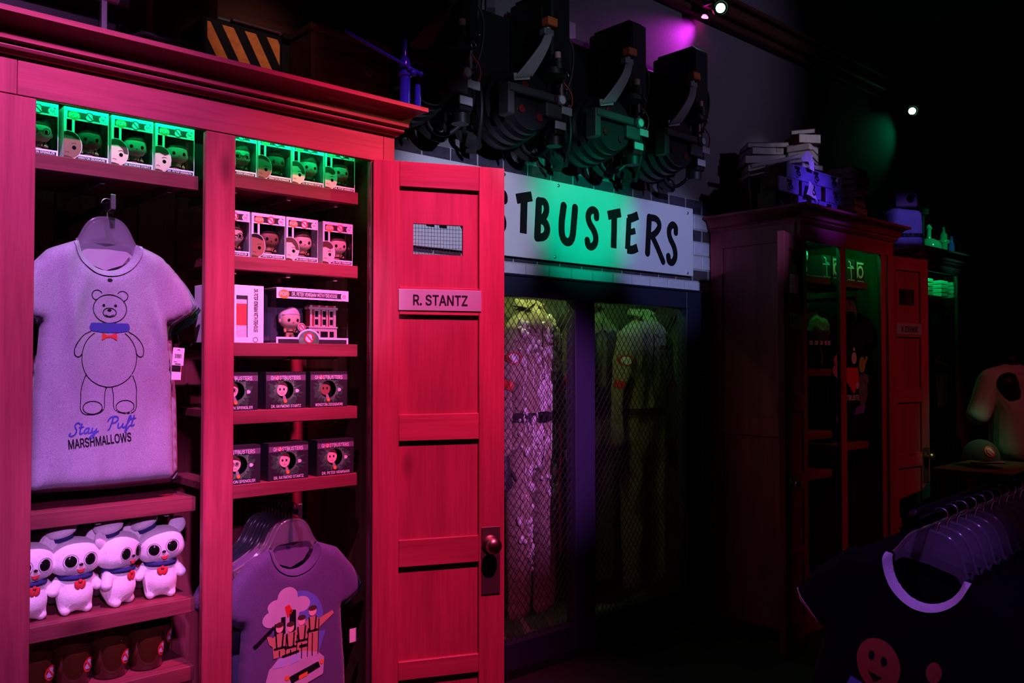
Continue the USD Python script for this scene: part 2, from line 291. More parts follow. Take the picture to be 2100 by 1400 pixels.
AMBER = M('amber_brown_glass', (.050, .016, .006), .10, spec=.8, coat=.8); BLUEG = M('blue_lab_plastic', (.012, .05, .5), .15, coat=.6); GLASSG = M('green_tint_glass', (.06, .20, .12), .07, spec=.9, coat=.6)
PAPER = M('paper', (.62, .62, .58), .9, noise=.08, nscale=30); DRAWERM = M('painted_drawer_front', (.17, .14, .38), .6, noise=.25, nscale=20); CORD = M('ribbon_cable_grey', (.28, .26, .27), .6)


# ------------------------------------------------------------------ the room
def struct(name, mesh, mat, label, parent=None, smooth=False):
    p = obj(name, mesh, mat, parent, smooth)
    if parent is None: tag(p, label, name.split('_')[0], kind='structure')
    return p
struct('floor', bx(-2.2, -3.2, -.06, 12, 4.3, 0), FLOOR, 'dark stone shop floor below the cabinets, lost in shadow')
struct('ceiling', bx(-2.2, -3.2, 4.42, 12, 4.3, 4.5), DARKW, 'black ceiling above the pack display, almost unlit')
struct('wall_left', bx(-2.28, -3.2, 0, -2.2, 4.3, 4.42), DARKW, 'dark side wall beyond the left end of the red cabinet')
struct('wall_right', bx(12, -3.2, 0, 12.08, 4.3, 4.42), DARKW, 'black far wall behind the last cabinet')
struct('wall_front', bx(-2.2, -3.28, 0, 12, -3.2, 4.42), DARKW, 'dark wall facing the cabinets')
WY = 3.30                                                     # face of the brickwork
CX0, CX1, CZ0, CZ1 = 2.42, 4.62, .06, 2.092                   # the display case's hole
wb = MB().box(-2.2, WY + .012, 2.725, 12, WY + .06, 4.42).box(-2.2, WY + .012, 0, CX0 - .005, WY + .06, 2.725).box(CX1 + .005, WY + .012, 0, 12, WY + .06, 2.725).box(CX0 - .005, WY + .012, CZ1 + .004, CX1 + .005, WY + .06, 2.725).box(CX0 - .005, WY + .012, 0, CX1 + .005, WY + .06, CZ0 - .01)
wall = struct('wall_back', wb, PLASTER, 'grey plaster back wall above a band of striped glazed brick')
mort = obj('mortar_bed', MB().box(1.75, WY + .004, 2.095, 4.9, WY + .0125, 2.700).box(CX1, WY + .004, 0, 4.9, WY + .0125, 2.1).box(1.75, WY + .004, 0, CX0, WY + .0125, 2.1), MORTAR, wall)
BW, GAP = .174, .0085
ROWS = [(2.702, 2.602, 1, 2.934), (2.602, 2.506, 0, 3.021), (2.506, 2.426, 1, 2.934), (2.426, 2.335, 0, 3.021), (2.335, 2.244, 0, 2.934), (2.244, 2.166, 1, 3.004), (2.166, 2.0955, 0, 3.094)]
z = 2.0955
while z > .09: ROWS.append((z, z - .0873, 1, 2.934 + .087 * (len(ROWS) % 2))); z -= .0873
for zt, zb_, dark, ph in ROWS:
    z0, z1 = zb_ + GAP / 2, zt - GAP / 2
    x = ph - 7 * BW
    while x < 4.9:
        a, b = max(x + GAP / 2, 1.755), min(x + BW - GAP / 2, 4.9); x += BW
        if b - a < .02: continue
        if z1 < CZ1 + .004:
            if b < CX0 + .1 and z0 < 1.95: continue               # hidden behind the open door
            if b > CX0 - .02 and a < CX0: b = CX0 - .008
            if b > CX1 and a < CX1 + .012: a = CX1 + .012
            if CX0 - .01 < (a + b) / 2 < CX1 + .005 or b - a < .02: continue
        p = RNG.uniform(0, .0018)
        obj('brick', bx(a, WY - p, z0, b, WY + .008, z1, .003), (BR_D if RNG.random() < .6 else BR_D2) if dark else BR_L, wall)
# crown rail along the wall near the ceiling
cr = MB().box(1.0, WY - .05, 3.90, 12, WY + .012, 3.95, .008).box(1.0, WY - .10, 3.95, 12, WY + .012, 4.03, .012).box(1.0, WY - .14, 4.03, 12, WY + .012, 4.06, .008)
struct('trim_1', cr, W_DK, 'dark crown rail running along the back wall under the ceiling')

# ------------------------------------------------------------------ cabinets
def cornice(x0, x1, yb, z):
    pr = [(0, -.105), (.010, -.105), (.014, -.099), (.022, -.094), (.026, -.086), (.024, -.078), (.030, -.074), (.038, -.072), (.038, -.064), (.041, -.050), (.048, -.036), (.060, -.024), (.078, -.017), (.090, -.015), (.090, 0), (.0, 0)]
    R = []
    for d, h in pr: R.append([(x0 - d, yb, z + h), (x0 - d, -d, z + h), (x1 + d, -d, z + h), (x1 + d, yb, z + h)])
    R = np.array(R); n = len(pr); v = R.reshape(-1, 3); f = []
    for i in range(n - 1):
        for j in range(3): a, b, c, d = i * 4 + j, i * 4 + j + 1, (i + 1) * 4 + j + 1, (i + 1) * 4 + j; f += [(a, b, c), (a, c, d)]
    m = trimesh.Trimesh(v, f, process=False)
    return MB(m, bx(x0 + .001, 0.001, z - .03, x1 - .001, yb, z - .001))
FZ = 2.385                                                     # underside of the frieze
def cabinet(label, X, Y, W, o0, o1, c0, c1, depth, H=2.595, fz=FZ):
    t = thing('display_cabinet', label, 'cabinet', (X, Y, 0))
    obj('stile', bx(0, 0, 0, o0, .028, fz - .002, .002), W_V, t); obj('stile', bx(o1, 0, 0, W, .028, fz - .002, .002), W_V, t); obj('stile', bx(c0, .0005, .1, c1, .028, fz - .002, .003), W_V, t)
    obj('frieze_rail', bx(.06, 0, fz, W - .05, .020, H - .1, .0015), W_H, t)
    obj('corner_block', bx(0, 0, fz, .0588, .028, H - .1, .0015), W_V, t); obj('corner_block', bx(W - .0488, 0, fz, W, .028, H - .1, .0015), W_V, t)
    obj('bottom_rail', bx(o0 + .001, .001, 0, c0 - .001, .028, .1, .002), W_H, t); obj('bottom_rail', bx(c1 + .001, .001, 0, o1 - .001, .028, .1, .002), W_H, t)
    for x0, x1 in ((0.002, .026), (W - .026, W - .002)):
        s = obj('side_panel', bx(x0, .029, 0, x1, depth, H - .1), W_V, t)
    xs = .002
    fr = MB().box(xs - .012, .03, .0, xs, .11, H - .102, .002).box(xs - .012, depth - .09, 0, xs, depth, H - .102, .002).box(xs - .012, .11, H - .21, xs, depth - .09, H - .102, .002).box(xs - .012, .11, 1.18, xs, depth - .09, 1.30, .002).box(xs - .012, .11, 0, xs, depth - .09, .2, .002)
    obj('side_frame', fr, W_V, t)

    k = max(6, round((W - .06) / .145)); pw = (W - .056) / k
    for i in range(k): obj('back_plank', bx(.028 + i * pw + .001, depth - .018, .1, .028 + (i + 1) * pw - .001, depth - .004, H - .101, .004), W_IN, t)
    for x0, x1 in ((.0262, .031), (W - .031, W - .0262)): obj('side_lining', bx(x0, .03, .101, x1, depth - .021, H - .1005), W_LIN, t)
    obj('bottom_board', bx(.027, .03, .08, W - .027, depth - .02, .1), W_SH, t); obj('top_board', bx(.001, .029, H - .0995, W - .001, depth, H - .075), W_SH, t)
    obj('cornice', cornice(0, W, depth, H), W_H, t, smooth=35)
    return t
def shelf(t, x0, x1, z, y0=.06, y1=.50, th=.046):
    s = obj('shelf', MB().box(x0, y0, z - th, x1, y0 + .024, z, .002).box(x0, y0 + .0245, z - .026, x1, y1, z, .001), W_SH, t)
    for f in (.12, .5, .86):
        x = x0 + (x1 - x0) * f
        obj('shelf_bracket', MB(bx(x - .004, y0 + .05, z - .055, x + .004, y1 + .03, z - .028), bx(x - .008, y0 + .034, z - .058, x + .008, y0 + .05, z - .03, .002)), STEEL, s)
    return s
EMG = M('green_led_tape', (.1, .5, .2), .5, emit=(.0, 1.0, .26), strength=38.0); EMG2 = M('green_led_tape_weak', (.1, .5, .2), .5, emit=(.0, 1.0, .20), strength=30.0)
CABX, CABY = .50, 2.65
cab = cabinet('red-stained wooden display cabinet with its panelled door open, full of toys and shirts', CABX, CABY, 1.31, .107, 1.208, .592, .690, .62)
SHL = [(2.245, .44), (1.217, .44), (.897, .44), (.682, .44)]; SHR = [(2.272, .40), (2.0, .40), (1.711, .40), (1.485, .40), (1.240, .44)]
for z, d in SHL: shelf(cab, .030, .592, z, y1=.06 + d)
for z, d in SHR: shelf(cab, .668, 1.190, z, y1=.06 + d)
obj('light_strip', bx(.11, .024, 2.425, .585, .032, 2.437), EMG, cab); obj('light_strip', bx(.70, .024, 2.425, 1.14, .032, 2.437), EMG, cab)

def door(cabt, hx, hy, ang, W=.500, z0=.03, z1=2.387, name=None, lettering=True, gap=.0):
    """a panelled door hinged at (hx, hy) of its cabinet; local +x runs along the door, its face looks to -y"""
    a = math.radians(ang)
    def P(m): return T(m, (hx, hy, 0), rz=ang)
    rails = [(z0, .14), (.487, .555), (.897, .996), (1.356, 1.454), (1.820, 1.9235), (2.293, z1)]
    fr = MB().box(0, -.004, z0, .0955, .034, z1, .002).box(.400, -.004, z0, W, .034, z1, .002)
    d = obj('door', P(fr.mesh()), W_V, cabt)
    for a0, a1 in rails: obj('door_rail', P(bx(.0958, -.0035, a0, .3997, .034, a1, .002)), W_HD if ang < -20 else W_H, d)
    for i in range(5):
        b0, b1 = rails[i][1], rails[i + 1][0]
        if i < 4: m = MB().box(.0958, .010, b0, .3997, .026, b1)
        else:
            m = MB().box(.0958, .010, b0, .3997, .026, 2.047).box(.0958, .010, 2.161, .3997, .026, b1).box(.0958, .010, 2.047, .150, .026, 2.161).box(.340, .010, 2.047, .3997, .026, 2.161)
        obj('door_panel', P(m.mesh()), W_P, d)
    sc = MB()
    for k in range(1, 16): sc.box(.150 + k * .0119 - .0006, .0262, 2.045, .150 + k * .0119 + .0006, .0274, 2.163)
    for k in range(1, 8): sc.box(.148, .0262, 2.047 + k * .0142 - .0006, .342, .0274, 2.047 + k * .0142 + .0006)
    tag(obj('wire_screen', P(sc.mesh()), WIRE, d), 'thin square wire mesh across the small door window')
    pl = obj('name_plate', P(bx(.0925, -.0075, 1.836, .408, -.0037, 1.915, .0012)), M('satin_name_plate', (.42, .50, .46), .42, .35), d)
    if name: obj('lettering', P(text(name, .037, .250, 1.857, -.0076, w=.207, bold=True)), BLACK, d)
    ob = obj('knob_plate', P(bx(.4085, -.0085, .774, .482, -.0042, 1.026, .0015)), PLATEM, d)
    kb = lathe([(0, 0), (.031, 0), (.033, .005), (.024, .010), (.013, .014), (.012, .026), (.019, .030), (.029, .037), (.0305, .046), (.025, .055), (.015, .060), (.006, .0615), (0, .0615)], 28)
    obj('knob', P(T(kb, (.444, -.0086, .962), rx=90)), BRASS, d, smooth=40)
    hg = MB()
    for k in range(60):
        zz = z0 + .02 + k * .0388; hg.add(T(trimesh.creation.cylinder(.0045, .0375, sections=8), (-.007, .012, zz + .019)))
    hg.box(-.006, .0345, z0 + .02, .02, .0362, z1 - .02)
    obj('piano_hinge', P(hg.mesh()), STEEL, d, smooth=40)
    return d
door(cab, 1.2089, -.012, -24.4, name='R. STANTZ')

cab2 = cabinet('second dark red cabinet, open on both sides, with books piled on its top', 4.765, CABY, 1.28, .048, 1.085, .50, .575, .64)
for z in (2.19, 1.60, 1.20, .95): shelf(cab2, .03, .50, z)
for z in (2.19, 1.10): shelf(cab2, .56, 1.0, z)
obj('light_strip', bx(.05, .034, 2.425, .49, .042, 2.437), EMG2, cab2); obj('light_strip', bx(.58, .034, 2.425, 1.07, .042, 2.437), EMG2, cab2)
door(cab2, 1.158, -.014, -8, name='W. ZEDDEMORE');
def left_door(cabt, hx, hy, ang):
    """the mate of door(): hinged on its other edge, so the face that shows looks the other way"""
    def P(m):
        m = m.copy(); m.vertices[:, 0] *= -1; m.invert(); return T(m, (hx, hy, 0), rz=ang)
    rails = [(.03, .14), (.487, .555), (.897, .996), (1.356, 1.454), (1.820, 1.9235), (2.293, 2.38)]
    d = obj('door', P(MB().box(0, -.004, .03, .0955, .034, 2.38, .002).box(.400, -.004, .03, .5, .034, 2.38, .002).mesh()), W_V, cabt)
    for a0, a1 in rails: obj('door_rail', P(bx(.0958, -.0035, a0, .3997, .034, a1, .002)), W_H, d)
    for i in range(5):
        b0, b1 = rails[i][1], rails[i + 1][0]
        m = MB().box(.0958, .010, b0, .3997, .026, b1) if i < 4 else MB().box(.0958, .010, b0, .3997, .026, 2.047).box(.0958, .010, 2.161, .3997, .026, b1).box(.0958, .010, 2.047, .150, .026, 2.161).box(.340, .010, 2.047, .3997, .026, 2.161)
        obj('door_panel', P(m.mesh()), W_P, d)
    sc = MB()
    for k in range(1, 8): sc.box(.150 + k * .0238 - .001, .0262, 2.045, .150 + k * .0238 + .001, .0274, 2.163)
    for k in range(1, 4): sc.box(.148, .0262, 2.047 + k * .0284 - .001, .342, .0274, 2.047 + k * .0284 + .001)
    obj('wire_screen', P(sc.mesh()), WIRE, d); obj('name_plate', P(bx(.0925, -.0075, 1.836, .408, -.0037, 1.915, .0012)), LOOK['satin_name_plate'], d)
    obj('knob_plate', P(bx(.4085, -.0085, .774, .482, -.0042, 1.026, .0015)), PLATEM, d)
    kb = lathe([(0, 0), (.031, 0), (.033, .005), (.024, .010), (.013, .014), (.012, .026), (.019, .030), (.029, .037), (.0305, .046), (.025, .055), (.015, .060), (0, .0615)], 20)
    obj('knob', P(T(kb, (.444, -.0086, .962), rx=90)), STEEL, d, smooth=40)
left_door(cab2, .036, -.016, 15)
CAB3 = (6.98, 2.86)
cab3 = cabinet('farthest dark red cabinet at the right with glass flasks along its top', CAB3[0], CAB3[1], 1.62, .10, .80, .86, .90, .43, H=2.56)
cab3_open = True
for z in (2.20, .95): shelf(cab3, .03, .62, z, y1=.38)
obj('light_strip', bx(.11, .034, 2.425, .79, .042, 2.437), EMG2, cab3)

# ------------------------------------------------------------------ packaged figures
def emblem(parent, r, x, z, y, name='emblem', white=WHITE, red=RED):
    """a red barred circle over a pale blob"""
    b = unary_union([circ(x, z + .15 * r, .62 * r), circ(x - .5 * r, z - .25 * r, .34 * r), circ(x + .45 * r, z - .45 * r, .36 * r), circ(x, z - .4 * r, .5 * r)])
    e = obj(name, plate(b, .0005, y), white, parent)
    ringp = ring_poly(x, z, .80 * r, r).union(LineString([(x - .62 * r, z + .62 * r), (x + .62 * r, z - .62 * r)]).buffer(.11 * r))
    obj('barred_circle', plate(ringp, .0006, y - .0006), red, e); return e
PW, PH, PD = .124, .155, .09
def window_box(label, num, who, skin, hair, hairpts, glasses=False):
    t = thing('figure_box', label, 'toy box', (0, 0, 0), group=None)
    body = MB().box(0, PD - .002, 0, PW, PD, PH).box(0, .001, 0, PW, PD - .002, .002).box(0, .001, PH - .002, PW, PD - .002, PH).box(0, .001, .002, .0015, PD - .002, PH - .002)
    obj('carton', body, CARD, t)
    obj('inner_tray', MB().box(.003, PD - .02, .003, PW - .003, PD - .003, PH - .004).box(.003, .004, .002, PW - .003, PD - .02, .008), INSIDE, t)
    front = sbox(0, PH - .036, PW, PH).union(sbox(0, 0, PW, .019)).union(sbox(0, 0, .007, PH)).union(sbox(.022, .06, .029, PH)).union(sbox(PW - .0015, 0, PW, PH))
    f = obj('front_print', plate(front, .0012, .0012), WHITE, t)
    obj('header_band', plate(sbox(.009, PH - .031, PW - .008, PH - .011), .0003, 0), INSIDE, f)
    lg = obj('header_logo', plate(circ(.027, PH - .023, .0125, 1.35, 1.0), .0005, -.0003), ORANGE, f); obj('lettering', text('POP!', .011, .027, PH - .028, -.0008, w=.026, bold=True, depth=.0003), WHITE, lg)
    emblem(f, .0135, .070, PH - .021, -.0003, red=RED)
    nb = obj('number_disc', plate(circ(.107, PH - .022, .0105), .0004, -.0003), WHITE, f); obj('lettering', text(num, .007, .107, PH - .0255, -.0007, w=.013, bold=True, depth=.0003), RED, nb)
    ft = obj('footer_band', plate(sbox(.032, .004, PW - .005, .014), .0003, 0), INSIDE, f); obj('lettering', text(who, .0062, .077, .0062, -.0003, w=.076, depth=.0003, bold=True), WHITE, ft)
    head = affinity.scale(Point(.014, .043).buffer(.042, 24), .82, .96).intersection(sbox(0, .0, PW, PH))
    head = head.union(affinity.scale(Point(.012, .038).buffer(.036, 24), .95, .8).intersection(sbox(0, 0, PW, PH)))
    oh = obj('printed_head', plate(head.buffer(.0018).intersection(sbox(0, 0, PW, PH)), .0004, 0), WHITE, t)
    obj('face', plate(head, .0004, -.0004), skin, oh)
    hp = Polygon(hairpts).intersection(head)
    obj('hair', plate(hp, .0004, -.0008), hair, oh); obj('eye', plate(circ(.028, .036, .0058), .0004, -.0008), EYE_M, oh)
    obj('eyebrow', plate(stroke([(.021, .047), (.028, .050), (.034, .0485)], .0018), .0004, -.0008), BROWN, oh); obj('mouth', plate(stroke([(.004, .021), (.010, .0225), (.0145, .019)], .0014), .0004, -.0008), BROWN, oh)
    obj('shoulder', plate(Polygon([(0, 0), (.026, 0), (.022, .007), (.010, .010), (0, .010)]), .0004, -.0008), BROWN, oh)
    if glasses: obj('spectacles', plate(ring_poly(.028, .036, .0085, .0105).union(ring_poly(.004, .036, .0085, .0105).intersection(sbox(0, 0, 1, 1))).union(sbox(.0138, .036, .018, .0375)), .0004, -.0013), BLACK, oh)
    obj('window', MB().box(.0075, .0013, .0192, PW - .0016, .0017, PH - .0365).box(PW - .0012, .003, .003, PW - .0008, PD - .003, PH - .003), CLEAR, t)
    return t
SIDEHAIR = [(-.01, .058), (.012, .062), (.030, .055), (.040, .060), (.05, .10), (-.01, .10)]; TOPHAIR = [(-.01, .064), (.020, .066), (.034, .052), (.036, .042), (.05, .04), (.05, .10), (-.01, .10)]; LOWHAIR = [(-.01, .072), (.020, .070), (.040, .062), (.05, .10), (-.01, .10)]
def figurine(label, skin, hair, style, glasses=False, suit=TAN):
    t = thing('vinyl_figurine', label, 'figurine', (0, 0, 0))
    hd = obj('head', ell((0, 0, .066), (.036, .029, .030), 3, power=.82), skin, t, smooth=True)
    for s in (-1, 1):
        obj('eye', ell((s * .016, -.0265, .064), (.0055, .003, .006), 2), EYE_M, hd, smooth=True); obj('ear', ell((s * .037, .002, .062), (.004, .007, .008), 2), skin, hd, smooth=True)
    obj('nose', ell((0, -.0295, .058), (.003, .003, .0025), 2), skin, hd, smooth=True)
    hm = ell((0, .004, .075), (.039, .031, .028), 3, power=.85); v = np.array(hm.vertices)
    cut = .070 + (.012 if style == 0 else .004) * (v[:, 1] < 0); v[:, 2] = np.maximum(v[:, 2], np.where(v[:, 1] < -.008, .083, .062)); v[:, 1] = np.where((v[:, 2] <= .0831) & (v[:, 1] < -.02), -.02, v[:, 1])
    if style == 2: v[:, 2] += .010 * np.exp(-((v[:, 0] - .01) / .02) ** 2) * (v[:, 2] > .09)
    obj('hair', trimesh.Trimesh(v, hm.faces, process=False), hair, hd, smooth=True)
    if glasses:
        g = MB(); 
        for s in (-1, 1): g.add(T(trimesh.creation.torus(.0088, .0011, 20, 6), (s * .016, -.031, .064), rx=90))
        obj('spectacles', g.box(-.008, -.032, .064, .008, -.030, .0655), BLACK, hd, smooth=True)
    bd = soft([(0, 0, .036, .013), (0, 0, .022, .012), (-.009, 0, .012, .0075), (.009, 0, .012, .0075), (-.010, -.003, .005, .0065), (.010, -.003, .005, .0065), (-.018, 0, .036, .0055), (.018, 0, .036, .0055), (-.022, -.009, .024, .005), (.022, -.009, .024, .005), (.010, -.018, .024, .004)], [(0, 1), (1, 2), (1, 3), (2, 4), (3, 5), (0, 6), (0, 7), (6, 8), (7, 9), (9, 10)], .006, 4)
    b = obj('body', bd, suit, t, smooth=True)
    obj('belt', T(lathe([(.0122, -.0018), (.0132, -.0018), (.0132, .0018), (.0122, .0018)], 20), (0, 0, .0235)), BLACK, b)
    obj('backpack', bx(-.011, .010, .018, .011, .020, .044, .003), BLK, b); obj('wand', T(trimesh.creation.cylinder(.0022, .03, sections=8), (.010, -.024, .026), rx=62), BLK, b)
    return t
KINDS = {
 'dark': dict(num='746', who='WINSTON ZEDDEMORE', skin=DSKIN, hair=BLACK, hairpts=LOWHAIR),
 'quiff': dict(num='745', who='DR. RAYMOND STANTZ', skin=SKIN, hair=BROWN, hairpts=TOPHAIR),
 'short': dict(num='744', who='DR. PETER VENKMAN', skin=SKIN, hair=BROWN, hairpts=SIDEHAIR),
 'glass': dict(num='743', who='DR. EGON SPENGLER', skin=SKIN, hair=BROWN, hairpts=TOPHAIR, glasses=True)}
KDESC = {'dark': 'a brown-skinned head print', 'quiff': 'a quiffed head print', 'short': 'a short-haired head print', 'glass': 'a spectacled head print'}
FIG = {'dark': dict(skin=DSKIN, hair=BLACK, style=0), 'quiff': dict(skin=SKIN, hair=BROWN, style=2), 'short': dict(skin=SKIN, hair=BROWN, style=1), 'glass': dict(skin=SKIN, hair=BROWN, style=2, glasses=True)}
BOXP, FIGP = {}, {}
def place_box(kind, X, Z, where, grp):
    lb, lf = f'white window box with {KDESC[kind]}, {where}', f'figurine inside the box with {KDESC[kind]}, {where}'
    loc, lf_loc = (X, CABY + .085, Z + .0006), (X + .079, CABY + .085 + .040, Z + .0088)
    if kind not in BOXP:
        BOXP[kind] = window_box(lb, **KINDS[kind]); BOXP[kind].GetAttribute('xformOp:translate').Set(Gf.Vec3d(*loc)); tag(BOXP[kind], group=grp)
        FIGP[kind] = figurine(lf, **FIG[kind]); FIGP[kind].GetAttribute('xformOp:translate').Set(Gf.Vec3d(*lf_loc)); tag(FIGP[kind], group='figurines in window boxes')
    else: dup(BOXP[kind], lb, loc, group=grp); dup(FIGP[kind], lf, lf_loc, group='figurines in window boxes')
for (k, x) in (('glass', .561), ('dark', .700), ('quiff', .8325), ('short', .9635)): place_box(k, x, 2.245, 'on the top left shelf', 'window boxes on the top left shelf')
for (k, x) in (('glass', 1.178), ('dark', 1.308), ('quiff', 1.436), ('short', 1.566)): place_box(k, x, 2.272, 'on the top right shelf', 'window boxes on the top right shelf')
for (k, x) in (('glass', 1.155), ('dark', 1.286), ('quiff', 1.414), ('short', 1.558)): place_box(k, x, 2.0, 'on the second right shelf', 'window boxes on the second right shelf')

# the two large boxes on the third shelf
def building(parent, x0, z0, w, h, y, d=.03):
    b = obj('model_building', bx(x0, y, z0, x0 + w, y + d, z0 + h), M('model_red_brick', (.42, .05, .045), .5), parent)
    c = M('model_cream', (.66, .60, .58), .5)
    tr = MB().box(x0 - .003, y - .002, z0, x0 + w + .003, y + d, z0 + h * .36).box(x0 - .005, y - .005, z0 + h * .36, x0 + w + .005, y + d, z0 + h * .41, .001).box(x0 - .005, y - .005, z0 + h * .88, x0 + w + .005, y + d, z0 + h * .95, .001)
    for fx in (.02, .33, .61, .92): tr.box(x0 + w * fx - .002, y - .003, z0 + h * .41, x0 + w * fx + .006, y, z0 + h)
    for fx in (.24, .53, .80): tr.box(x0 + w * fx - .0085, y - .003, z0 + h * .41, x0 + w * fx + .0085, y, z0 + h * .88)
    obj('stone_trim', tr, c, b)
    for fx in (.24, .53, .80):
        for fz, hh in ((.46, .15), (.68, .16)): obj('window_pane', bx(x0 + w * fx - .006, y - .0045, z0 + h * fz, x0 + w * fx + .006, y - .0025, z0 + h * (fz + hh)), BLACK, b)
    for fx, ww in ((.24, .008), (.53, .014), (.82, .008)): obj('window_pane', bx(x0 + w * fx - ww, y - .0045, z0 + h * .12, x0 + w * fx + ww, y - .0022, z0 + h * .27), BLACK, b)
bigx, bigz, bw, bh, bd = 1.371, 1.7115, .285, .194, .14
big = thing('playset_box', 'wide white window box holding a figure and a small red building, third right shelf', 'toy box', (bigx, CABY + .070, bigz))
obj('carton', MB().box(0, bd - .002, 0, bw, bd, bh).box(0, .001, 0, bw, bd - .002, .002).box(0, .001, bh - .002, bw, bd - .002, bh), CARD, big)
obj('inner_tray', MB().box(.003, bd - .03, .003, bw - .003, bd - .003, bh - .004).box(.003, .004, .002, bw - .003, bd - .03, .01), M('blue_grey_backing', (.07, .07, .13), .6), big)
arch = circ(.125, .012, .046, 1, .86)
fr = obj('front_print', plate(sbox(0, bh - .038, bw, bh).union(sbox(0, 0, bw, .022)).union(arch.intersection(sbox(0, 0, 1, 1))).difference(sbox(.007, 0, bw - .007, .015)), .0012, .0012), WHITE, big)
obj('footer_band', plate(sbox(.007, 0, bw - .007, .015), .0006, .0012), INSIDE, fr); obj('splash_arch', plate(arch.buffer(-.006).intersection(sbox(0, 0, 1, 1)), .0005, 0), SPLASH2, fr)
obj('header_band', plate(sbox(.045, bh - .031, bw - .012, bh - .012), .0003, 0), INSIDE, fr); emblem(fr, .019, .125, .020, -.0006)
lg = obj('header_logo', plate(circ(.028, bh - .023, .0155, 1.3, 1), .0005, -.0003), ORANGE, fr); obj('lettering', text('POP!', .013, .028, bh - .029, -.0008, w=.031, bold=True, depth=.0003), WHITE, lg)
obj('lettering', text('DR. PETER VENKMAN WITH FIREHOUSE', .0125, .148, bh - .0275, -.0003, w=.180, bold=True, depth=.0004), WHITE, fr)
nb = obj('number_disc', plate(circ(.266, bh - .022, .0135), .0004, -.0003), WHITE, fr); obj('lettering', text('03', .010, .266, bh - .027, -.0007, w=.013, bold=True, depth=.0003), RED, nb)
building(big, .152, .0105, .108, .130, .045)
obj('window', MB().box(.002, .0013, .0225, bw - .002, .0017, bh - .0385).box(.0004, .003, .003, .0008, bd - .003, bh - .003).box(bw - .0008, .003, .003, bw - .0004, bd - .003, bh - .003), CLEAR, big)
fg = figurine('pink-faced figurine splashed with white in the wide playset box', SKIN, M('white_goo', (.72, .66, .68), .2, coat=.5), 2); fg.GetAttribute('xformOp:translate').Set(Gf.Vec3d(bigx + .072, CABY + .070 + .042, bigz + .018))
em = obj('emblem_card', T(plate(circ(.034, .040, .015), .002, -.022), (0, 0, 0)), WHITE, fg); emblem(em, .0125, .034, .040, -.0245)
sd = thing('playset_box', 'white playset box turned side-on with upright lettering, half behind the centre post', 'toy box', (1.142, CABY + .070, bigz))
obj('carton', MB().box(0, .0012, 0, .182, .14, .193, .001), CARD, sd); obj('side_print', plate(sbox(0, 0, .182, .193).difference(sbox(.085, .018, .125, .158)), .001, .0012), WHITE, sd)
bp = obj('building_print', plate(sbox(.085, .058, .122, .130), .0004, .0012), M('model_red_brick_print', (.42, .05, .05), .5), sd); obj('base_print', plate(sbox(.085, .018, .122, .058).union(sbox(.085, .130, .122, .145)), .0004, .0012), M('model_cream_print', (.60, .50, .54), .5, noise=.2, nscale=120), bp); obj('dark_edge', plate(sbox(.122, .018, .125, .158).union(sbox(.085, .145, .122, .158)), .0004, .0012), INSIDE, bp)
tx = meshkit.text_mesh('DR. PETER VENKMAN WITH FIREHOUSE', .014, .0004, True); tx.apply_scale([.146 / tx.bounds[1, 0], 1, 1]); tx.apply_transform(XZ); tx = T(tx, (.147, .0001, .182), ry=90)
obj('lettering', tx, BLACK, sd); obj('age_mark', plate(ring_poly(.153, .010, .0075, .009), .0004, .0001), BLACK, sd)

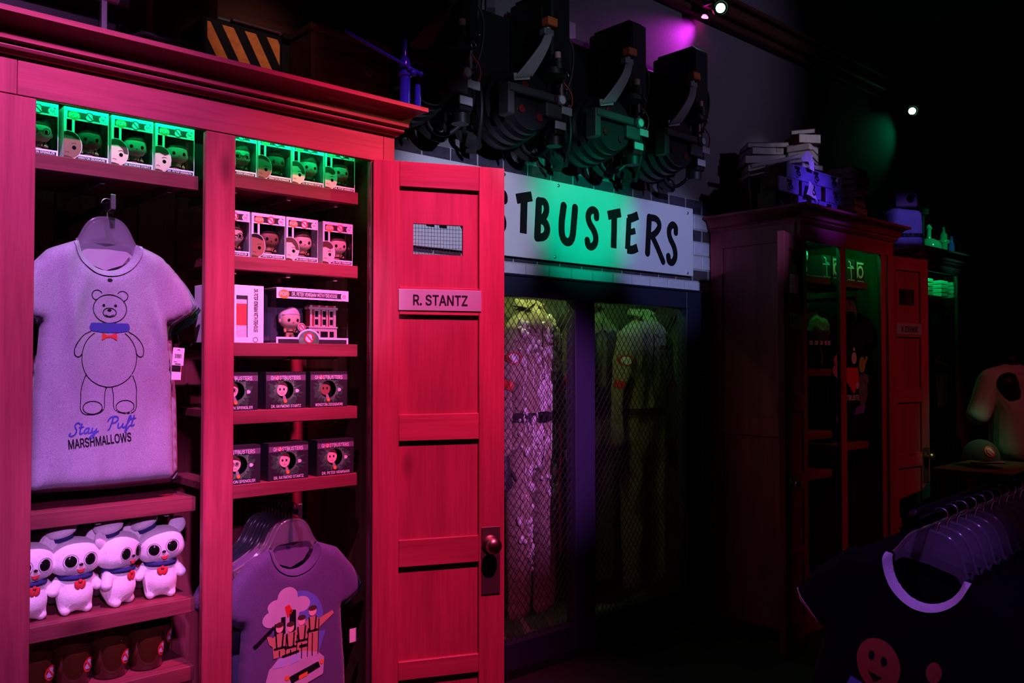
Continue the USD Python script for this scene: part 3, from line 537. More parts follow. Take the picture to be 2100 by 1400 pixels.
# cube boxes with a round opening
def mug_box(label, who, skin, hair, glasses=False):
    w, h, d = .150, .127, .09
    t = thing('cube_box', label, 'toy box', (0, 0, 0))
    hole = circ(.072, .064, .031)
    fp = plate(sbox(0, 0, w, h).difference(hole), .0015, .0015); obj('carton', MB(fp, bx(0, d - .002, 0, w, d, h), bx(0, .0016, 0, w, d - .002, .0015), bx(0, .0016, h - .0015, w, d - .002, h), bx(0, .0016, .0015, .0015, d - .002, h - .0015), bx(w - .0015, .0016, .0015, w, d - .002, h - .0015), bx(.002, .045, .002, w - .002, .047, h - .002)), INSIDE, t)
    ang = np.linspace(0, 2 * np.pi, 46, endpoint=False); rr = np.where(np.arange(46) % 2 == 0, .047, .058) + RNG.uniform(-.010, .010, 46)
    star = affinity.scale(Polygon(np.stack([.072 + rr * np.cos(ang), .060 + rr * np.sin(ang)], 1)), 1.12, .85).intersection(sbox(.003, .014, w - .002, h - .024)).difference(hole)
    sp = obj('splash_print', plate(star.buffer(0), .0003, 0), SPLASH, t)
    st2 = affinity.scale(Polygon(np.stack([.072 + rr[::-1] * .75 * np.cos(ang), .062 + rr[::-1] * .75 * np.sin(ang)], 1)), 1.05, .95).buffer(0).difference(hole); obj('splash_core', plate(st2.intersection(sbox(.003, .016, w - .002, h - .024)), .0003, -.0003), SPLASH2, sp)
    bd = obj('title_band', plate(sbox(.002, h - .030, w, h - .011), .0003, 0), M('purple_grey_band', (.14, .10, .15), .5), t)
    obj('lettering', text('GH', .0125, .018, h - .027, -.0003, w=.018, bold=True, depth=.0004, center=False), WHITE, bd); obj('lettering', text('STBUSTERS', .0125, .050, h - .027, -.0003, w=.080, bold=True, depth=.0004, center=False), WHITE, bd)
    emblem(bd, .0085, .0425, h - .0205, -.0003)
    hd = obj('printed_head', plate(circ(.060, .068, .022, .92, 1.12), .0006, .0006), skin, t)
    obj('hair', plate(circ(.060, .068, .0225, .95, 1.14).intersection(Polygon([(.03, .079), (.052, .083), (.070, .080), (.082, .072), (.09, .1), (.03, .1)])), .0004, 0), hair, hd)
    for ex in (.052, .067): obj('eye', plate(circ(ex, .067, .0035, .85, 1.2), .0004, 0), EYE_M, hd)
    obj('mouth', plate(stroke([(.056, .053), (.061, .0515), (.065, .053)], .0012), .0004, 0), RED, hd)
    if glasses: obj('spectacles', plate(ring_poly(.052, .067, .0055, .0068).union(ring_poly(.067, .067, .0055, .0068)), .0004, -.0004), BLACK, hd)
    obj('torso_print', plate(Polygon([(.062, .045), (.071, .045), (.079, .026), (.070, .022), (.064, .030)]), .0006, -.0006), M('mauve_print', (.35, .26, .30), .5), t)
    dot = obj('badge', plate(circ(.072, .0255, .0065), .0005, -.0012), ORANGE, t); obj('badge_mark', plate(circ(.072, .0255, .003), .0004, -.0017), YELLOW, dot)
    obj('side_badge', plate(Polygon([(.111, .067), (.120, .067), (.125, .061), (.120, .055), (.111, .055)]), .0004, -.0003), WHITE, t)
    obj('lettering', text(who, .0095, .076, .004, -.0003, w=.112, bold=True, depth=.0004), WHITE, t)
    return t
def setloc(p, *l): p.GetAttribute('xformOp:translate').Set(Gf.Vec3d(*map(float, l)))
y5 = CABY + .066
m1 = mug_box('black cube box with spectacled head in its round hole, fourth right shelf', 'DR. EGON SPENGLER', SKIN, BROWN, True); setloc(m1, 1.153, y5, 1.4856)
m2 = mug_box('middle black cube box with pale brown-haired head, fourth right shelf', 'DR. RAYMOND STANTZ', SKIN, BROWN); setloc(m2, 1.332, y5, 1.4856)
m3b = mug_box('black cube box with brown-skinned head in its round hole', 'WINSTON ZEDDEMORE', DSKIN, BLACK); setloc(m3b, 1.500, y5, 1.4856)
m4 = mug_box('black cube box with pale head, right end of the fifth shelf', 'DR. PETER VENKMAN', SKIN, BROWN); setloc(m4, 1.528, y5, 1.2406)
for m in (m1, m2, m3b): tag(m, group='cube boxes on the fourth right shelf')
tag(m4, group='cube boxes on the fifth right shelf')
dup(m1, 'black cube box with spectacled head in its round hole, fifth right shelf', (1.164, y5, 1.2406), group='cube boxes on the fifth right shelf')
dup(m2, 'middle black cube box with pale brown-haired head, fifth right shelf', (1.343, y5, 1.2406), group='cube boxes on the fifth right shelf')
ORD = ['first', 'second', 'third', 'fourth', 'fifth', 'sixth', 'seventh', 'eighth', 'ninth', 'tenth', 'eleventh', 'twelfth', 'thirteenth', 'fourteenth', 'fifteenth']

# ------------------------------------------------------------------ shirts on hangers
def tee_poly(hw=.203, L=.735, neck=.082):
    sh, sl = hw - .038, hw + .072
    r = [(neck, 0.0), (sh, -.035), (sh + .065, -.11), (sl, -.185), (sl - .018, -.215), (hw - .012, -.255), (hw - .022, -.225), (hw - .018, -.30), (hw - .004, -.48), (hw + .004, -L), (0, -L - .006)]
    pts = r + [(-x, z) for x, z in r[::-1][1:]]
    n = [(-neck * math.cos(a), -.088 * math.sin(a)) for a in np.linspace(.12, math.pi - .12, 12)]
    return Polygon(pts + n).buffer(.004).buffer(-.004)
def hanger(label, loc, rz=0, group=None, size=1.0, ry=0):
    t = thing('clear_hanger', label, 'hanger', loc, rz, group, ry=ry)
    prof = [(-.205, -.085), (-.150, -.062), (-.105, -.034), (-.080, -.004), (-.060, .042), (-.036, .066), (0, .071), (.036, .066), (.060, .042), (.080, -.004), (.105, -.034), (.150, -.062), (.205, -.085)]
    top = smoothline(prof, 2); bot = top.copy(); bot[:, 1] -= .026 + .052 * np.exp(-(bot[:, 0] / .065) ** 4); bot[[0, -1], 1] += .016
    pl = Polygon(np.vstack([top, bot[::-1]])).buffer(-.002).buffer(.002).difference(circ(-.115, -.040, .008)).difference(circ(.115, -.040, .008))
    obj('arms', T(plate(pl, .006, .003), sc=size), HANG, t)
    rim = np.stack([top[:, 0], top[:, 0] * 0, top[:, 1]], 1) * size; obj('rim', tube(rim, .0045, 8), HANG, t, smooth=True)
    a = np.linspace(-.5, 3.5, 18); hk = [(0, 0, .068), (0, 0, .090)] + [(.017 * math.sin(q) * 1.0, 0, .110 - .017 * math.cos(q) + .002) for q in np.linspace(.2, 4.6, 16)]
    obj('hook', tube(smoothline(np.array(hk) * size, 1), .0019, 7), STEEL, t, smooth=True); return t
def tee(name, label, loc, mat, rz=0, hw=.203, L=.735, neckmat=None, cuffmat=None, inner=TEEBACK, t=.030, w=.006, seed=1, group=None, res=.013, folds=None, ry=0):
    th = thing(name, label, 't-shirt', loc, rz, group, ry=ry)
    P = Pillow(tee_poly(hw, L), t, .045, res, w, 7, .45, seed, folds)
    body = obj('body', P.mesh, mat, th, smooth=True)
    nk = [(.084 * math.cos(a), -.0895 * math.sin(a) + .0) for a in np.linspace(.06, math.pi - .06, 28)]
    band = LineString([(1.08 * x, 1.09 * z) for x, z in nk]).buffer(.0080, cap_style=2).intersection(tee_poly(hw, L))
    obj('neck_rib', P.drape(max(geoms(band), key=lambda g: g.area), .0045, .006, .004), neckmat or mat, body, smooth=40)
    bk = Polygon([(-.084, .006)] + [(x, z) for x, z in nk[::-1]][0:0] + [(-.075, -.03), (-.05, -.066), (0, -.086), (.05, -.066), (.075, -.03), (.084, .006), (0, -.012)])
    m = plate(bk, .002, .020); obj('inside_back', m, inner, body)
    for s in (-1, 1):
        hem = LineString([(s * (.275 + hw - .203), -.188), (s * (hw - .012 + .0), -.2555)]).buffer(.0075, cap_style=2)
        hem = hem.intersection(tee_poly(hw, L))
        if not hem.is_empty: obj('sleeve_hem', P.drape(hem, .0016, .006, .003), cuffmat or mat, body)
    return th, P
YS = 2.745
# left: light grey shirt with an outline figure
folds = lambda P: -.014 * np.exp(-((P[:, 0] + .11 + .10 * (P[:, 1] + .15)) / .018) ** 2) * np.exp(-((P[:, 1] + .22) / .20) ** 2) - .010 * np.exp(-((P[:, 0] + .055 - .25 * (P[:, 1] + .05)) / .016) ** 2) * np.exp(-((P[:, 1] + .16) / .10) ** 2) - .010 * np.exp(-((P[:, 0] - .13 + .3 * (P[:, 1] + .2)) / .018) ** 2) * np.exp(-((P[:, 1] + .26) / .10) ** 2) - .006 * np.exp(-((P[:, 0] + .03) / .02) ** 2) * np.exp(-((P[:, 1] + .55) / .25) ** 2)
sx, sz = .827, 2.012
tee1, P1 = tee('t_shirt', 'light grey t-shirt with blue script and black letters on its chest', (sx, YS, sz), GREYTEE, folds=folds, w=.009, seed=3, cuffmat=GREYTEE, group=None)
lines = MB()
def pr(pts, w=.0021, n=2, s=1.0): return stroke([(x, z) for x, z in pts], w, n)
def oval(cx, cz, rx, rz, w=.0021, a0=0, a1=360):
    a = np.radians(np.linspace(a0, a1, 40)); return LineString(np.stack([cx + rx * np.cos(a), cz + rz * np.sin(a)], 1)).buffer(w / 2)
# a plain outline teddy bear: round ears, muzzle, big belly, stub legs
bear = unary_union([oval(0, -.205, .047, .043), oval(-.036, -.165, .015, .015, a0=20, a1=260), oval(.036, -.165, .015, .015, a0=-80, a1=160), oval(0, -.216, .019, .014), oval(0, -.352, .078, .088, a0=122, a1=418),
    pr([(-.05, -.272), (-.075, -.285), (-.098, -.315), (-.100, -.345), (-.088, -.352), (-.076, -.340)]), pr([(.05, -.272), (.075, -.285), (.098, -.315), (.100, -.345), (.088, -.352), (.076, -.340)]),
    pr([(-.066, -.405), (-.079, -.440), (-.078, -.475), (-.080, -.515), (-.048, -.524), (-.012, -.510), (-.014, -.470), (-.008, -.438)]), pr([(.066, -.405), (.079, -.440), (.078, -.475), (.080, -.515), (.048, -.524), (.012, -.510), (.014, -.470), (.008, -.438)]), oval(-.046, -.500, .026, .019), oval(.046, -.500, .026, .019)])
obj('figure_print', P1.drape(bear, .0012, .006), BLACK, tee1)
obj('face_print', P1.drape(unary_union([circ(-.017, -.195, .0042), circ(.017, -.195, .0042), circ(0, -.209, .006, 1, .7), pr([(-.012, -.222), (-.004, -.227), (.004, -.227), (.012, -.222)], .0018)]), .0012, .003), BLACK, tee1)
obj('scarf_print', P1.drape(Polygon([(-.052, -.248), (.052, -.248), (.058, -.262), (.052, -.272), (.02, -.277), (-.02, -.277), (-.052, -.272), (-.058, -.262)]), .0013, .006), NAVY, tee1)
obj('bow_print', P1.drape(unary_union([Polygon([(0, -.288), (-.020, -.277), (-.022, -.300)]), Polygon([(0, -.288), (.020, -.277), (.022, -.300)]), circ(0, -.288, .005)]), .0016, .005), RED, tee1)
def script(word_strokes, x, z, s, slant=.35, rot=.1):
    g = unary_union([stroke([(px + slant * pz, pz) for px, pz in st], .17, 2) for st in word_strokes])
    g = affinity.scale(g, s, s, origin=(0, 0)); g = affinity.rotate(g, math.degrees(rot), origin=(0, 0)); return affinity.translate(g, x, z)
STAY = [[(.95, 1.25), (.8, 1.5), (.45, 1.55), (.25, 1.25), (.5, .9), (.75, .55), (.6, .1), (.15, -.05), (-.15, .2), (.05, .4)], [(1.15, 1.35), (1.12, .3), (1.25, 0), (1.5, .2)], [(.9, .9), (1.45, .95)], [(2.15, .7), (1.85, .75), (1.6, .4), (1.75, 0), (2.05, .2), (2.15, .7), (2.12, .1), (2.3, 0), (2.5, .2)], [(2.5, .7), (2.5, .2), (2.7, 0), (2.95, .3), (3.0, .7), (2.95, -.2), (2.7, -.7), (2.4, -.65), (2.5, -.35), (3.0, .0), (3.3, .2)]]
PUFT = [[(.35, 1.5), (.3, .2), (.1, -.05)], [(-.2, 1.0), (-.1, 1.45), (.4, 1.6), (.9, 1.45), (1.0, 1.05), (.7, .75), (.35, .8)], [(1.15, .7), (1.15, .2), (1.35, 0), (1.6, .2), (1.7, .7), (1.68, .1), (1.9, 0), (2.1, .2)], [(2.1, .2), (2.45, 1.1), (2.4, 1.5), (2.2, 1.3), (2.2, .3), (2.15, -.5), (2.3, -.65), (2.35, -.1), (2.6, .2)], [(2.8, 1.4), (2.72, .3), (2.85, 0), (3.1, .25)], [(2.45, .95), (3.1, 1.0)]]
obj('script_lettering', P1.drape(script(STAY, -.108, -.582, .0235).union(script(PUFT, -.004, -.569, .0245)), .0013, .005), M('blue_ink', (.04, .05, .36), .6), tee1)
tm = text('MARSHMALLOWS', .026, 0, 0, 0, w=.176, bold=True); tm.apply_transform(trimesh.transformations.rotation_matrix(-.075, [0, 1, 0])); obj('block_lettering', P1.lay(T(tm, (-.022, 0, -.612)), .0008), BLACK, tee1)
obj('neck_label_print', P1.drape(unary_union([circ(.0, -.118, .005, 1.5, 1), sbox(-.004, -.107, .004, -.104)]), .0013, .003), BLACK, tee1)
hanger('clear plastic hanger in the light grey t-shirt with blue script', (sx, YS + .006, sz + .004), 0, 'hangers in the left bay')
gset = 'plain shirts hanging behind the front grey shirt'
for i, (dx, dy, dz) in enumerate(((.020, .058, -.008), (.034, .112, -.024), (.044, .168, -.014))):
    nm = ('second', 'third', 'fourth')[i]
    tb, _ = tee('t_shirt', f'light grey t-shirt, {nm} of its row behind the one with blue script', (sx + dx, YS + dy, sz + dz), GREYTEE, rz=-5, seed=11 + i, cuffmat=GREENT, neckmat=GREYTEE, group=gset, res=.02, t=.018, hw=.212)
    hanger(f'clear plastic hanger in the grey t-shirt that hangs {nm} of its row', (sx + dx, YS + dy + .006, sz + dz + .012), 0, 'hangers in the left bay')
# face-out arms that carry them
def rail(label, x, z, y0=2.705, y1=3.24):
    t = thing('hanging_arm', label, 'shop fitting', (x, y0, z))
    obj('rod', bx(-.005, 0, -.011, .005, y1 - y0, .011, .002), BLK2, t); obj('end_stop', bx(-.008, -.006, -.016, .008, 0, .030, .002), STEEL, t); obj('wall_plate', bx(-.02, y1 - y0 - .006, -.05, .02, y1 - y0, .05, .002), BLK2, t)
rail('black arm with steel end stop holding the grey t-shirts', sx + .002, 2.122)
def tagcard(label, loc, mat=WHITE, lines_=True, rz=0, ry=0, w=.036, h=.056):
    t = thing('price_tag', label, 'tag', loc, rz, ry=ry); obj('card', bx(-w / 2, -.0006, -h, w / 2, .0006, 0), mat, t)
    st = obj('string', tube(smoothline([(0, 0, -.004), (.001, .004, .02), (-.004, .010, .042)], 2), .0009, 5), BLACK, t)
    if lines_:
        b = MB(); x = -.011
        rg = np.random.default_rng(4)
        while x < .010: w_ = rg.choice([.0006, .0012]); b.box(x, -.001, -.033, x + w_, -.0007, -.020); x += w_ + rg.choice([.0006, .001])
        b.box(-.012, -.001, -.046, -.002, -.0007, -.0445).box(-.009, -.001, -.053, .009, -.0007, -.0505); obj('bar_code', b, BLACK, t); obj('mark', plate(Polygon([(-.006, -.009), (0, -.005), (.006, -.009), (0, -.0075)]), .0004, -.0006), BLACK, t)
    return t
tagcard('white price tag with bar code hanging from the sleeve of the grey t-shirt', (1.036, 2.716, 1.692), ry=4)
tagcard('small blank white tag hanging below the bar-coded price tag', (1.036, 2.732, 1.640), lines_=False, ry=3, w=.030, h=.050)

# right: purple-grey shirt with a colour print
s2x, s2z = 1.462, 1.005
tee2, P2 = tee('t_shirt', 'purple-grey t-shirt with a colourful group and white car print', (s2x, 2.762, s2z), PURPTEE, hw=.212, L=.80, seed=5, w=.005, inner=M('purple_inside', (.12, .09, .18), .95), folds=lambda P: -.004 * np.exp(-((P[:, 0] - .14) / .03) ** 2) * np.exp(-((P[:, 1] + .35) / .2) ** 2))
px0, pz0 = -.040, -.316
def pp(x, z): return (px0 + (x - 575) * .00190, pz0 - (z - 1300) * .00182)
def poly(*p): return Polygon([pp(*q) for q in p]).buffer(0)
def disc(x, z, rx, rz): c = pp(x, z); return circ(c[0], c[1], 1, rx * .00190, rz * .00182)
LB = M('pale_blue_print', (.42, .55, .80), .6); PALE = M('white_ink', (.52, .50, .56), .6)
obj('halo_print', P2.drape(unary_union([disc(597, 1268, 52, 54), poly((545, 1300), (655, 1300), (640, 1345), (560, 1345))]), .0010, .010), SKY, tee2)
cloud = unary_union([disc(577, 1222, 20, 19), disc(570, 1256, 30, 28), disc(545, 1258, 18, 15), disc(604, 1240, 18, 15), disc(580, 1284, 28, 20), disc(553, 1236, 16, 13)])
obj('cloud_print', P2.drape(cloud, .0014, .008), PALE, tee2)
obj('kite_print', P2.drape(poly((571, 1240), (580, 1236), (588, 1250), (577, 1262)), .0018, .006), RED, tee2)
obj('tower_print', P2.drape(unary_union([poly((581, 1248), (594, 1248), (594, 1290), (581, 1290)), poly((564, 1258), (573, 1258), (573, 1290), (564, 1290)), poly((550, 1268), (560, 1268), (560, 1292), (550, 1292))]), .0018, .008), BLACK, tee2)
people = []
heads, hairs = [], []
for hx, hz, hw_, bot in ((561, 1277, 7.5, 1332), (583, 1280, 7, 1335), (605, 1272, 7, 1345), (627, 1258, 8, 1345)):
    people.append(poly((hx - 15, hz + 18), (hx - 6, hz + 10), (hx + 6, hz + 10), (hx + 15, hz + 18), (hx + 13, bot), (hx - 12, bot))); heads.append(disc(hx, hz, hw_, 9)); hairs.append(disc(hx, hz - 6, hw_ + 1, 5))
people.append(poly((638, 1276), (668, 1264), (672, 1270), (642, 1292))); people.append(poly((535, 1286), (548, 1292), (552, 1312), (540, 1304)))
obj('group_print', P2.drape(unary_union(people), .0020, .008), TAN, tee2); obj('faces_print', P2.drape(unary_union(heads), .0024, .005), SKIN, tee2); obj('hair_print', P2.drape(unary_union(hairs), .0028, .005), BROWN, tee2)
sl_ = []
for hx, hz, hw_, bot in ((561, 1277, 7.5, 1332), (583, 1280, 7, 1335), (605, 1272, 7, 1345), (627, 1258, 8, 1345)): sl_ += [poly((hx - 9, hz + 10), (hx - 6, hz + 10), (hx - 4, hz + 36), (hx - 7, hz + 36)), poly((hx + 6, hz + 10), (hx + 9, hz + 10), (hx + 7, hz + 36), (hx + 4, hz + 36)), poly((hx - 12, hz + 36), (hx + 12, hz + 36), (hx + 12, hz + 40), (hx - 12, hz + 40)), poly((hx + 12.5, hz + 16), (hx + 14.5, hz + 18), (hx + 12.5, bot), (hx + 11, bot)), poly((hx - 1, hz + 42), (hx + 1, hz + 42), (hx + 1, bot), (hx - 1, bot))]
obj('strap_print', P2.drape(unary_union(sl_), .0025, .006), BLACK, tee2)
obj('beam_print', P2.drape(unary_union([poly((510, 1300), (548, 1270), (551, 1276), (514, 1306)), poly((600, 1318), (618, 1318), (618, 1324), (600, 1324))]), .0022, .006), BLACK, tee2)
car = unary_union([poly((540, 1350), (560, 1334), (608, 1330), (640, 1340), (652, 1352), (650, 1385), (600, 1400), (548, 1398), (534, 1372))])
obj('car_print', P2.drape(car, .0024, .008), PALE, tee2)
obj('car_window_print', P2.drape(unary_union([poly((546, 1350), (562, 1337), (580, 1335), (572, 1352)), poly((584, 1335), (604, 1333), (600, 1348), (578, 1352))]), .0030, .006), LB, tee2)
obj('car_dark_print', P2.drape(unary_union([poly((580, 1374), (640, 1358), (644, 1370), (586, 1388)), disc(560, 1392, 9, 9), poly((566, 1330), (600, 1326), (600, 1331), (566, 1335))]), .0030, .006), BLACK, tee2)
obj('car_lamp_print', P2.drape(unary_union([disc(576, 1374, 5, 5), disc(647, 1360, 4, 5), poly((600, 1376), (618, 1372), (618, 1380), (600, 1384))]), .0036, .005), ORANGE, tee2)
gh = 'clear hangers fanned out in the right bay'
h0 = None
for i in range(10):
    loc = (s2x - .002 * i, 2.768 + i * .022, s2z + .014 + .003 * math.sin(i * 2.1)); lab = f'clear hanger fanned behind the purple-grey t-shirt, {ORD[i - 1]} one back from it' if i else 'clear plastic hanger in the neck of the purple-grey t-shirt'
    if h0 is None or i == 1: h0 = hanger(lab, loc, 0, gh if i else None)
    else: dup(h0, lab, loc, rz=(-1) ** i * 2.0, group=gh)
for i in range(3):
    tee('t_shirt', f"dark purple t-shirt, {('second', 'third', 'fourth')[i]} from the front under the fanned hangers", (s2x - .006 * i, 2.83 + .06 * i, s2z - .004), PURPTEE, hw=.210, L=.80, seed=21 + i, res=.022, t=.02)
rail('black arm holding the fanned hangers and purple shirts', s2x - .006, 1.124)
tagcard('small blank white tag at the sleeve of the purple-grey t-shirt', (1.700, 2.75, .662), lines_=False, w=.030, h=.050)

# ------------------------------------------------------------------ plush toys: plain white bears in caps
def plush(label, loc, rz, group, cap=True, tilt=0, tag_=False, dark=False):
    t = thing('plush_toy', label, 'plush toy', loc, rz, group)
    fur = PLUSH
    b = soft([(0, 0, .088, .046), (0, -.004, .058, .052), (-.026, -.010, .022, .021), (.026, -.010, .022, .021), (-.030, -.022, .015, .0155), (.030, -.022, .015, .0155), (-.042, -.004, .100, .017), (.042, -.004, .100, .017), (-.062, -.014, .074, .016), (.062, -.014, .074, .016)], [(0, 1), (1, 2), (1, 3), (2, 4), (3, 5), (0, 6), (0, 7), (6, 8), (7, 9)], .009, 6)
    obj('body', b, fur, t, smooth=True)
    def H(m): return T(T(m, (0, 0, -.17)), (0, 0, .17), ry=tilt)
    h = ell((0, 0, 0), (.070, .055, .056), 4, power=.80); v = np.array(h.vertices); v[:, 0] *= 1 + .12 * np.clip(-v[:, 2] / .056, -1, 1); v += .0012 * (meshkit.fbm(v * 60, 2)[:, None] - .5)
    hd = obj('head', H(T(trimesh.Trimesh(v, h.faces, process=False), (0, -.004, .168))), fur, t, smooth=True)
    for s in (-1, 1):
        obj('ear', H(T(ell((0, 0, 0), (.026, .013, .030), 3), (s * .060, .006, .212), ry=s * 38)), fur, hd, smooth=True)
        ey = obj('eye', H(T(ell((0, 0, 0), (.0165, .0065, .0175), 3), (s * .027, -.0545, .163), rz=s * 10)), EYE_M, hd, smooth=50)
        obj('eye_ring', H(T(trimesh.creation.torus(.0205, .0009, 28, 6), (s * .0275, -.0560, .163), rx=90, rz=s * 10)), M('grey_stitch', (.28, .25, .30), .9), ey, smooth=True)
    obj('nose', H(ell((0, -.060, .152), (.006, .004, .004), 2)), EYE_M, hd, smooth=True)
    obj('mouth', H(plate(Polygon([(-.012, .139), (-.004, .136), (.004, .136), (.012, .139), (.007, .130), (0, .127), (-.007, .130)]), .003, -.0555)), PLUSHR, hd)
    obj('collar_band', T(lathe([(.044, .108), (.050, .106), (.051, .114), (.045, .120)], 28), (0, -.004, 0)), PLUSHN, t, smooth=True)
    bow = MB(*[T(ell((0, 0, 0), (.0075, .004, .014), 2), (s * .008, -.052, .090), ry=s * 20) for s in (-1, 1)], ell((0, -.054, .102), (.006, .005, .006), 2)); obj('bow', bow, PLUSHR, t, smooth=True)
    if cap:
        cp = lathe([(0, .030), (.020, .029), (.036, .024), (.043, .015), (.040, .006), (.030, .000), (.0285, -.001), (0, -.001)], 28)
        c = obj('cap', H(T(T(cp, ry=-14), (-.032, .004, .232))), fur, t, smooth=True)
        obj('cap_band', H(T(T(lathe([(.026, -.012), (.0290, -.012), (.0300, .002), (.026, .002)], 28), ry=-14), (-.032, .004, .232))), PLUSHN, c, smooth=True)
    if tag_:
        k = obj('care_tag', T(bx(-.020, -.001, -.075, .020, .001, 0), (.066, -.062, .088), ry=-14), WHITE, t)
        obj('tag_print', T(MB().box(-.012, -.0016, -.056, .012, -.0011, -.0545).box(-.012, -.0016, -.050, .012, -.0011, -.0485).box(-.012, -.0016, -.044, .010, -.0011, -.0425).box(-.008, -.0016, -.070, .008, -.0011, -.067).box(-.012, -.0016, -.030, -.002, -.0011, -.022).box(.002, -.0016, -.030, .010, -.0011, -.024).mesh(), (.066, -.062, .088), ry=-14), M('grey_tag_ink', (.2, .18, .2), .7), k)
    return t
gp = 'white plush toys on the third left shelf'
zt = .8975
plush('white plush bear mostly hidden behind the left post of the cabinet', (.632, 2.795, zt), 8, gp)
plush('white plush bear facing straight out, next to the half-hidden one', (.757, 2.795, zt), 4, gp)
plush('white plush bear turned to its left with a white care tag', (.880, 2.795, zt), 34, gp, tag_=True)
plush('white plush bear leaning at the right end of its shelf', (1.012, 2.800, zt), -10, gp, tilt=-9)
gp2 = 'plush toys in the second row of the shelf'
for i, (x, lb) in enumerate(((.70, 'between the two leftmost'), (.83, 'between the two middle'), (.965, 'between the two rightmost'))):
    plush(f'white plush bear in the shaded back row, {lb} bears', (x, 2.955, zt), 5 * i, gp2)

# ------------------------------------------------------------------ amber mugs on the lowest shelf
def mug(label, loc, rz):
    t = thing('glass_mug', label, 'mug', loc, rz, 'amber glass mugs on the lowest left shelf')
    pr = [(0, 0), (.040, 0), (.046, .006), (.050, .030), (.0535, .070), (.0545, .102), (.0525, .103), (.0505, .070), (.046, .030), (.040, .012), (0, .010)]
    b = obj('cup', lathe(pr, 36), AMBER, t, smooth=40)
    hd = smoothline([(.050, 0, .085), (.078, 0, .086), (.088, 0, .062), (.082, 0, .034), (.049, 0, .026)], 3); obj('handle', tube(hd, .0065, 10), AMBER, t, smooth=True)
    def curve(poly, off):
        P, f, _ = tri2d(poly, .004); a = P[:, 0] / .0535; r = np.interp(P[:, 1], [.0, .03, .07, .102], [.046, .050, .0535, .0545]) + off
        return trimesh.Trimesh(np.stack([r * np.sin(a), -r * np.cos(a), P[:, 1]], 1), f, process=False)
    bl = unary_union([circ(0, .066, .011), circ(-.008, .056, .008), circ(.008, .053, .008), circ(0, .056, .010)])
    e = obj('emblem', curve(bl, .0006), M('pale_lilac_ink', (.52, .50, .66), .5), t)
    obj('barred_circle', curve(ring_poly(0, .060, .017, .022).union(LineString([(-.013, .073), (.013, .047)]).buffer(.0028)), .0010), RED, e)
    return t
for x, lb, a in ((.655, 'first from the left post', 40), (.757, 'second from the left post', 42), (.865, 'third from the left post', 42), (.972, 'fourth, with its emblem fully in view', 45)):
    mug(f'amber brown glass mug with barred red circle, {lb}', (x, 2.80, .6825), a)
mug('amber glass mug standing farthest right and deepest on the lowest shelf', (1.035, 2.905, .6825), 48)

# ------------------------------------------------------------------ on top of the cabinet
ZT = 2.5955
t = thing('hazard_trap', 'black metal box with orange diagonal stripes and a coiled black cable', 'prop', (1.195, 2.93, ZT + .038))
obj('body', bx(0, 0, .055, .30, .22, .235, .006), BLK2, t)
stp = MB(); face = sbox(.012, .085, .288, .215)
for k in range(5):
    x = -.10 + k * .085; q = Polygon([(x + .075, .070), (x + .118, .070), (x + .030, .230), (x - .013, .230)]).intersection(face)
    if not q.is_empty: obj('stripe', plate(q, .0015, 0), M('hazard_orange', (.95, .30, .06), .6, noise=.2, nscale=40), t)
obj('end_block', MB(bx(.302, .02, .04, .345, .2, .22, .005), bx(.30, -.01, .225, .30 + .04, .22, .245, .003)), BLK, t); obj('top_rail', bx(.10, -.012, .236, .29, .012, .246, .002), STEEL, t)
obj('base_frame', MB(bx(.02, .01, -.038, .30, .20, .022, .003), bx(.05, .03, .022, .08, .18, .055), bx(.24, .03, .022, .27, .18, .055), bx(.30, -.005, .03, .345, .05, .05, .003)), BLK2, t); obj('wheel', MB(*[T(trimesh.creation.cylinder(.014, .012, sections=16), (x, .0, .026), rx=90) for x in (.06, .26)]), RUB, t); obj('buckle', bx(.09, -.012, .040, .115, .0, .052, .002), STEEL, t)
cb = []
for k in range(110): a = k * .26; cb.append((-.13 + (.11 + .012 * math.sin(k * .7)) * math.cos(a), .10 + .07 * math.sin(a), .0 + .0014 * k + .008 * math.sin(k * 1.3)))
obj('coiled_cable', tube(cb, .010, 7), RUB, t, smooth=True)
def crate(label, loc, w, d, h, rz=0):
    t = thing('wooden_box', label, 'box', loc, rz)
    obj('body', bx(0, 0, 0, w, d, h - .032, .003), W_DK, t); obj('lid', bx(-.008, -.008, h - .0305, w + .008, d + .008, h, .004), W_DK, t)
    obj('drawer_front', bx(.02, -.006, .02, w - .02, -.0003, h - .09, .003), W_DK, t)
    rg = MB()
    for k in range(4): rg.add(T(trimesh.creation.torus(.010, .0018, 16, 6), (w * .62 + .008 * k, -.014, h * .62 - .012 * (k % 2)), ry=90, rz=20 * k))
    obj('pull_rings', rg, STEEL, t, smooth=True); return t
crate('low dark wooden box with a lid and metal pull rings beside the striped trap', (1.60, 2.90, ZT), .36, .32, .345)
t = thing('upright_panel', 'red edged dark panel leaning against the wall above the striped trap', 'panel', (1.12, 3.18, ZT), rx=-6)
obj('board', bx(0, 0, 0, .33, .02, .62, .003), W_DK, t); obj('edge_strip', bx(-.02, -.005, 0, -.0005, .02, .62, .002), M('red_edge_paint', (.45, .05, .03), .5), t)
t = thing('ceiling_panel_frame', 'grey metal framed dark red panel high above the wooden box', 'panel', (1.30, 3.06, ZT + .33), rx=0)
obj('board', T(bx(0, 0, 0, .42, .20, .36, .004), ry=0), W_DK, t); obj('metal_edge', MB(bx(-.004, -.012, -.012, .424, .2, -.0005, .002)), M('dull_grey_metal', (.20, .20, .21), .5, .6), t); obj('leg', bx(.01, .17, -.33, .04, .20, -.0125), BLK2, t); obj('leg', bx(.38, .17, -.33, .41, .20, -.0125), BLK2, t)
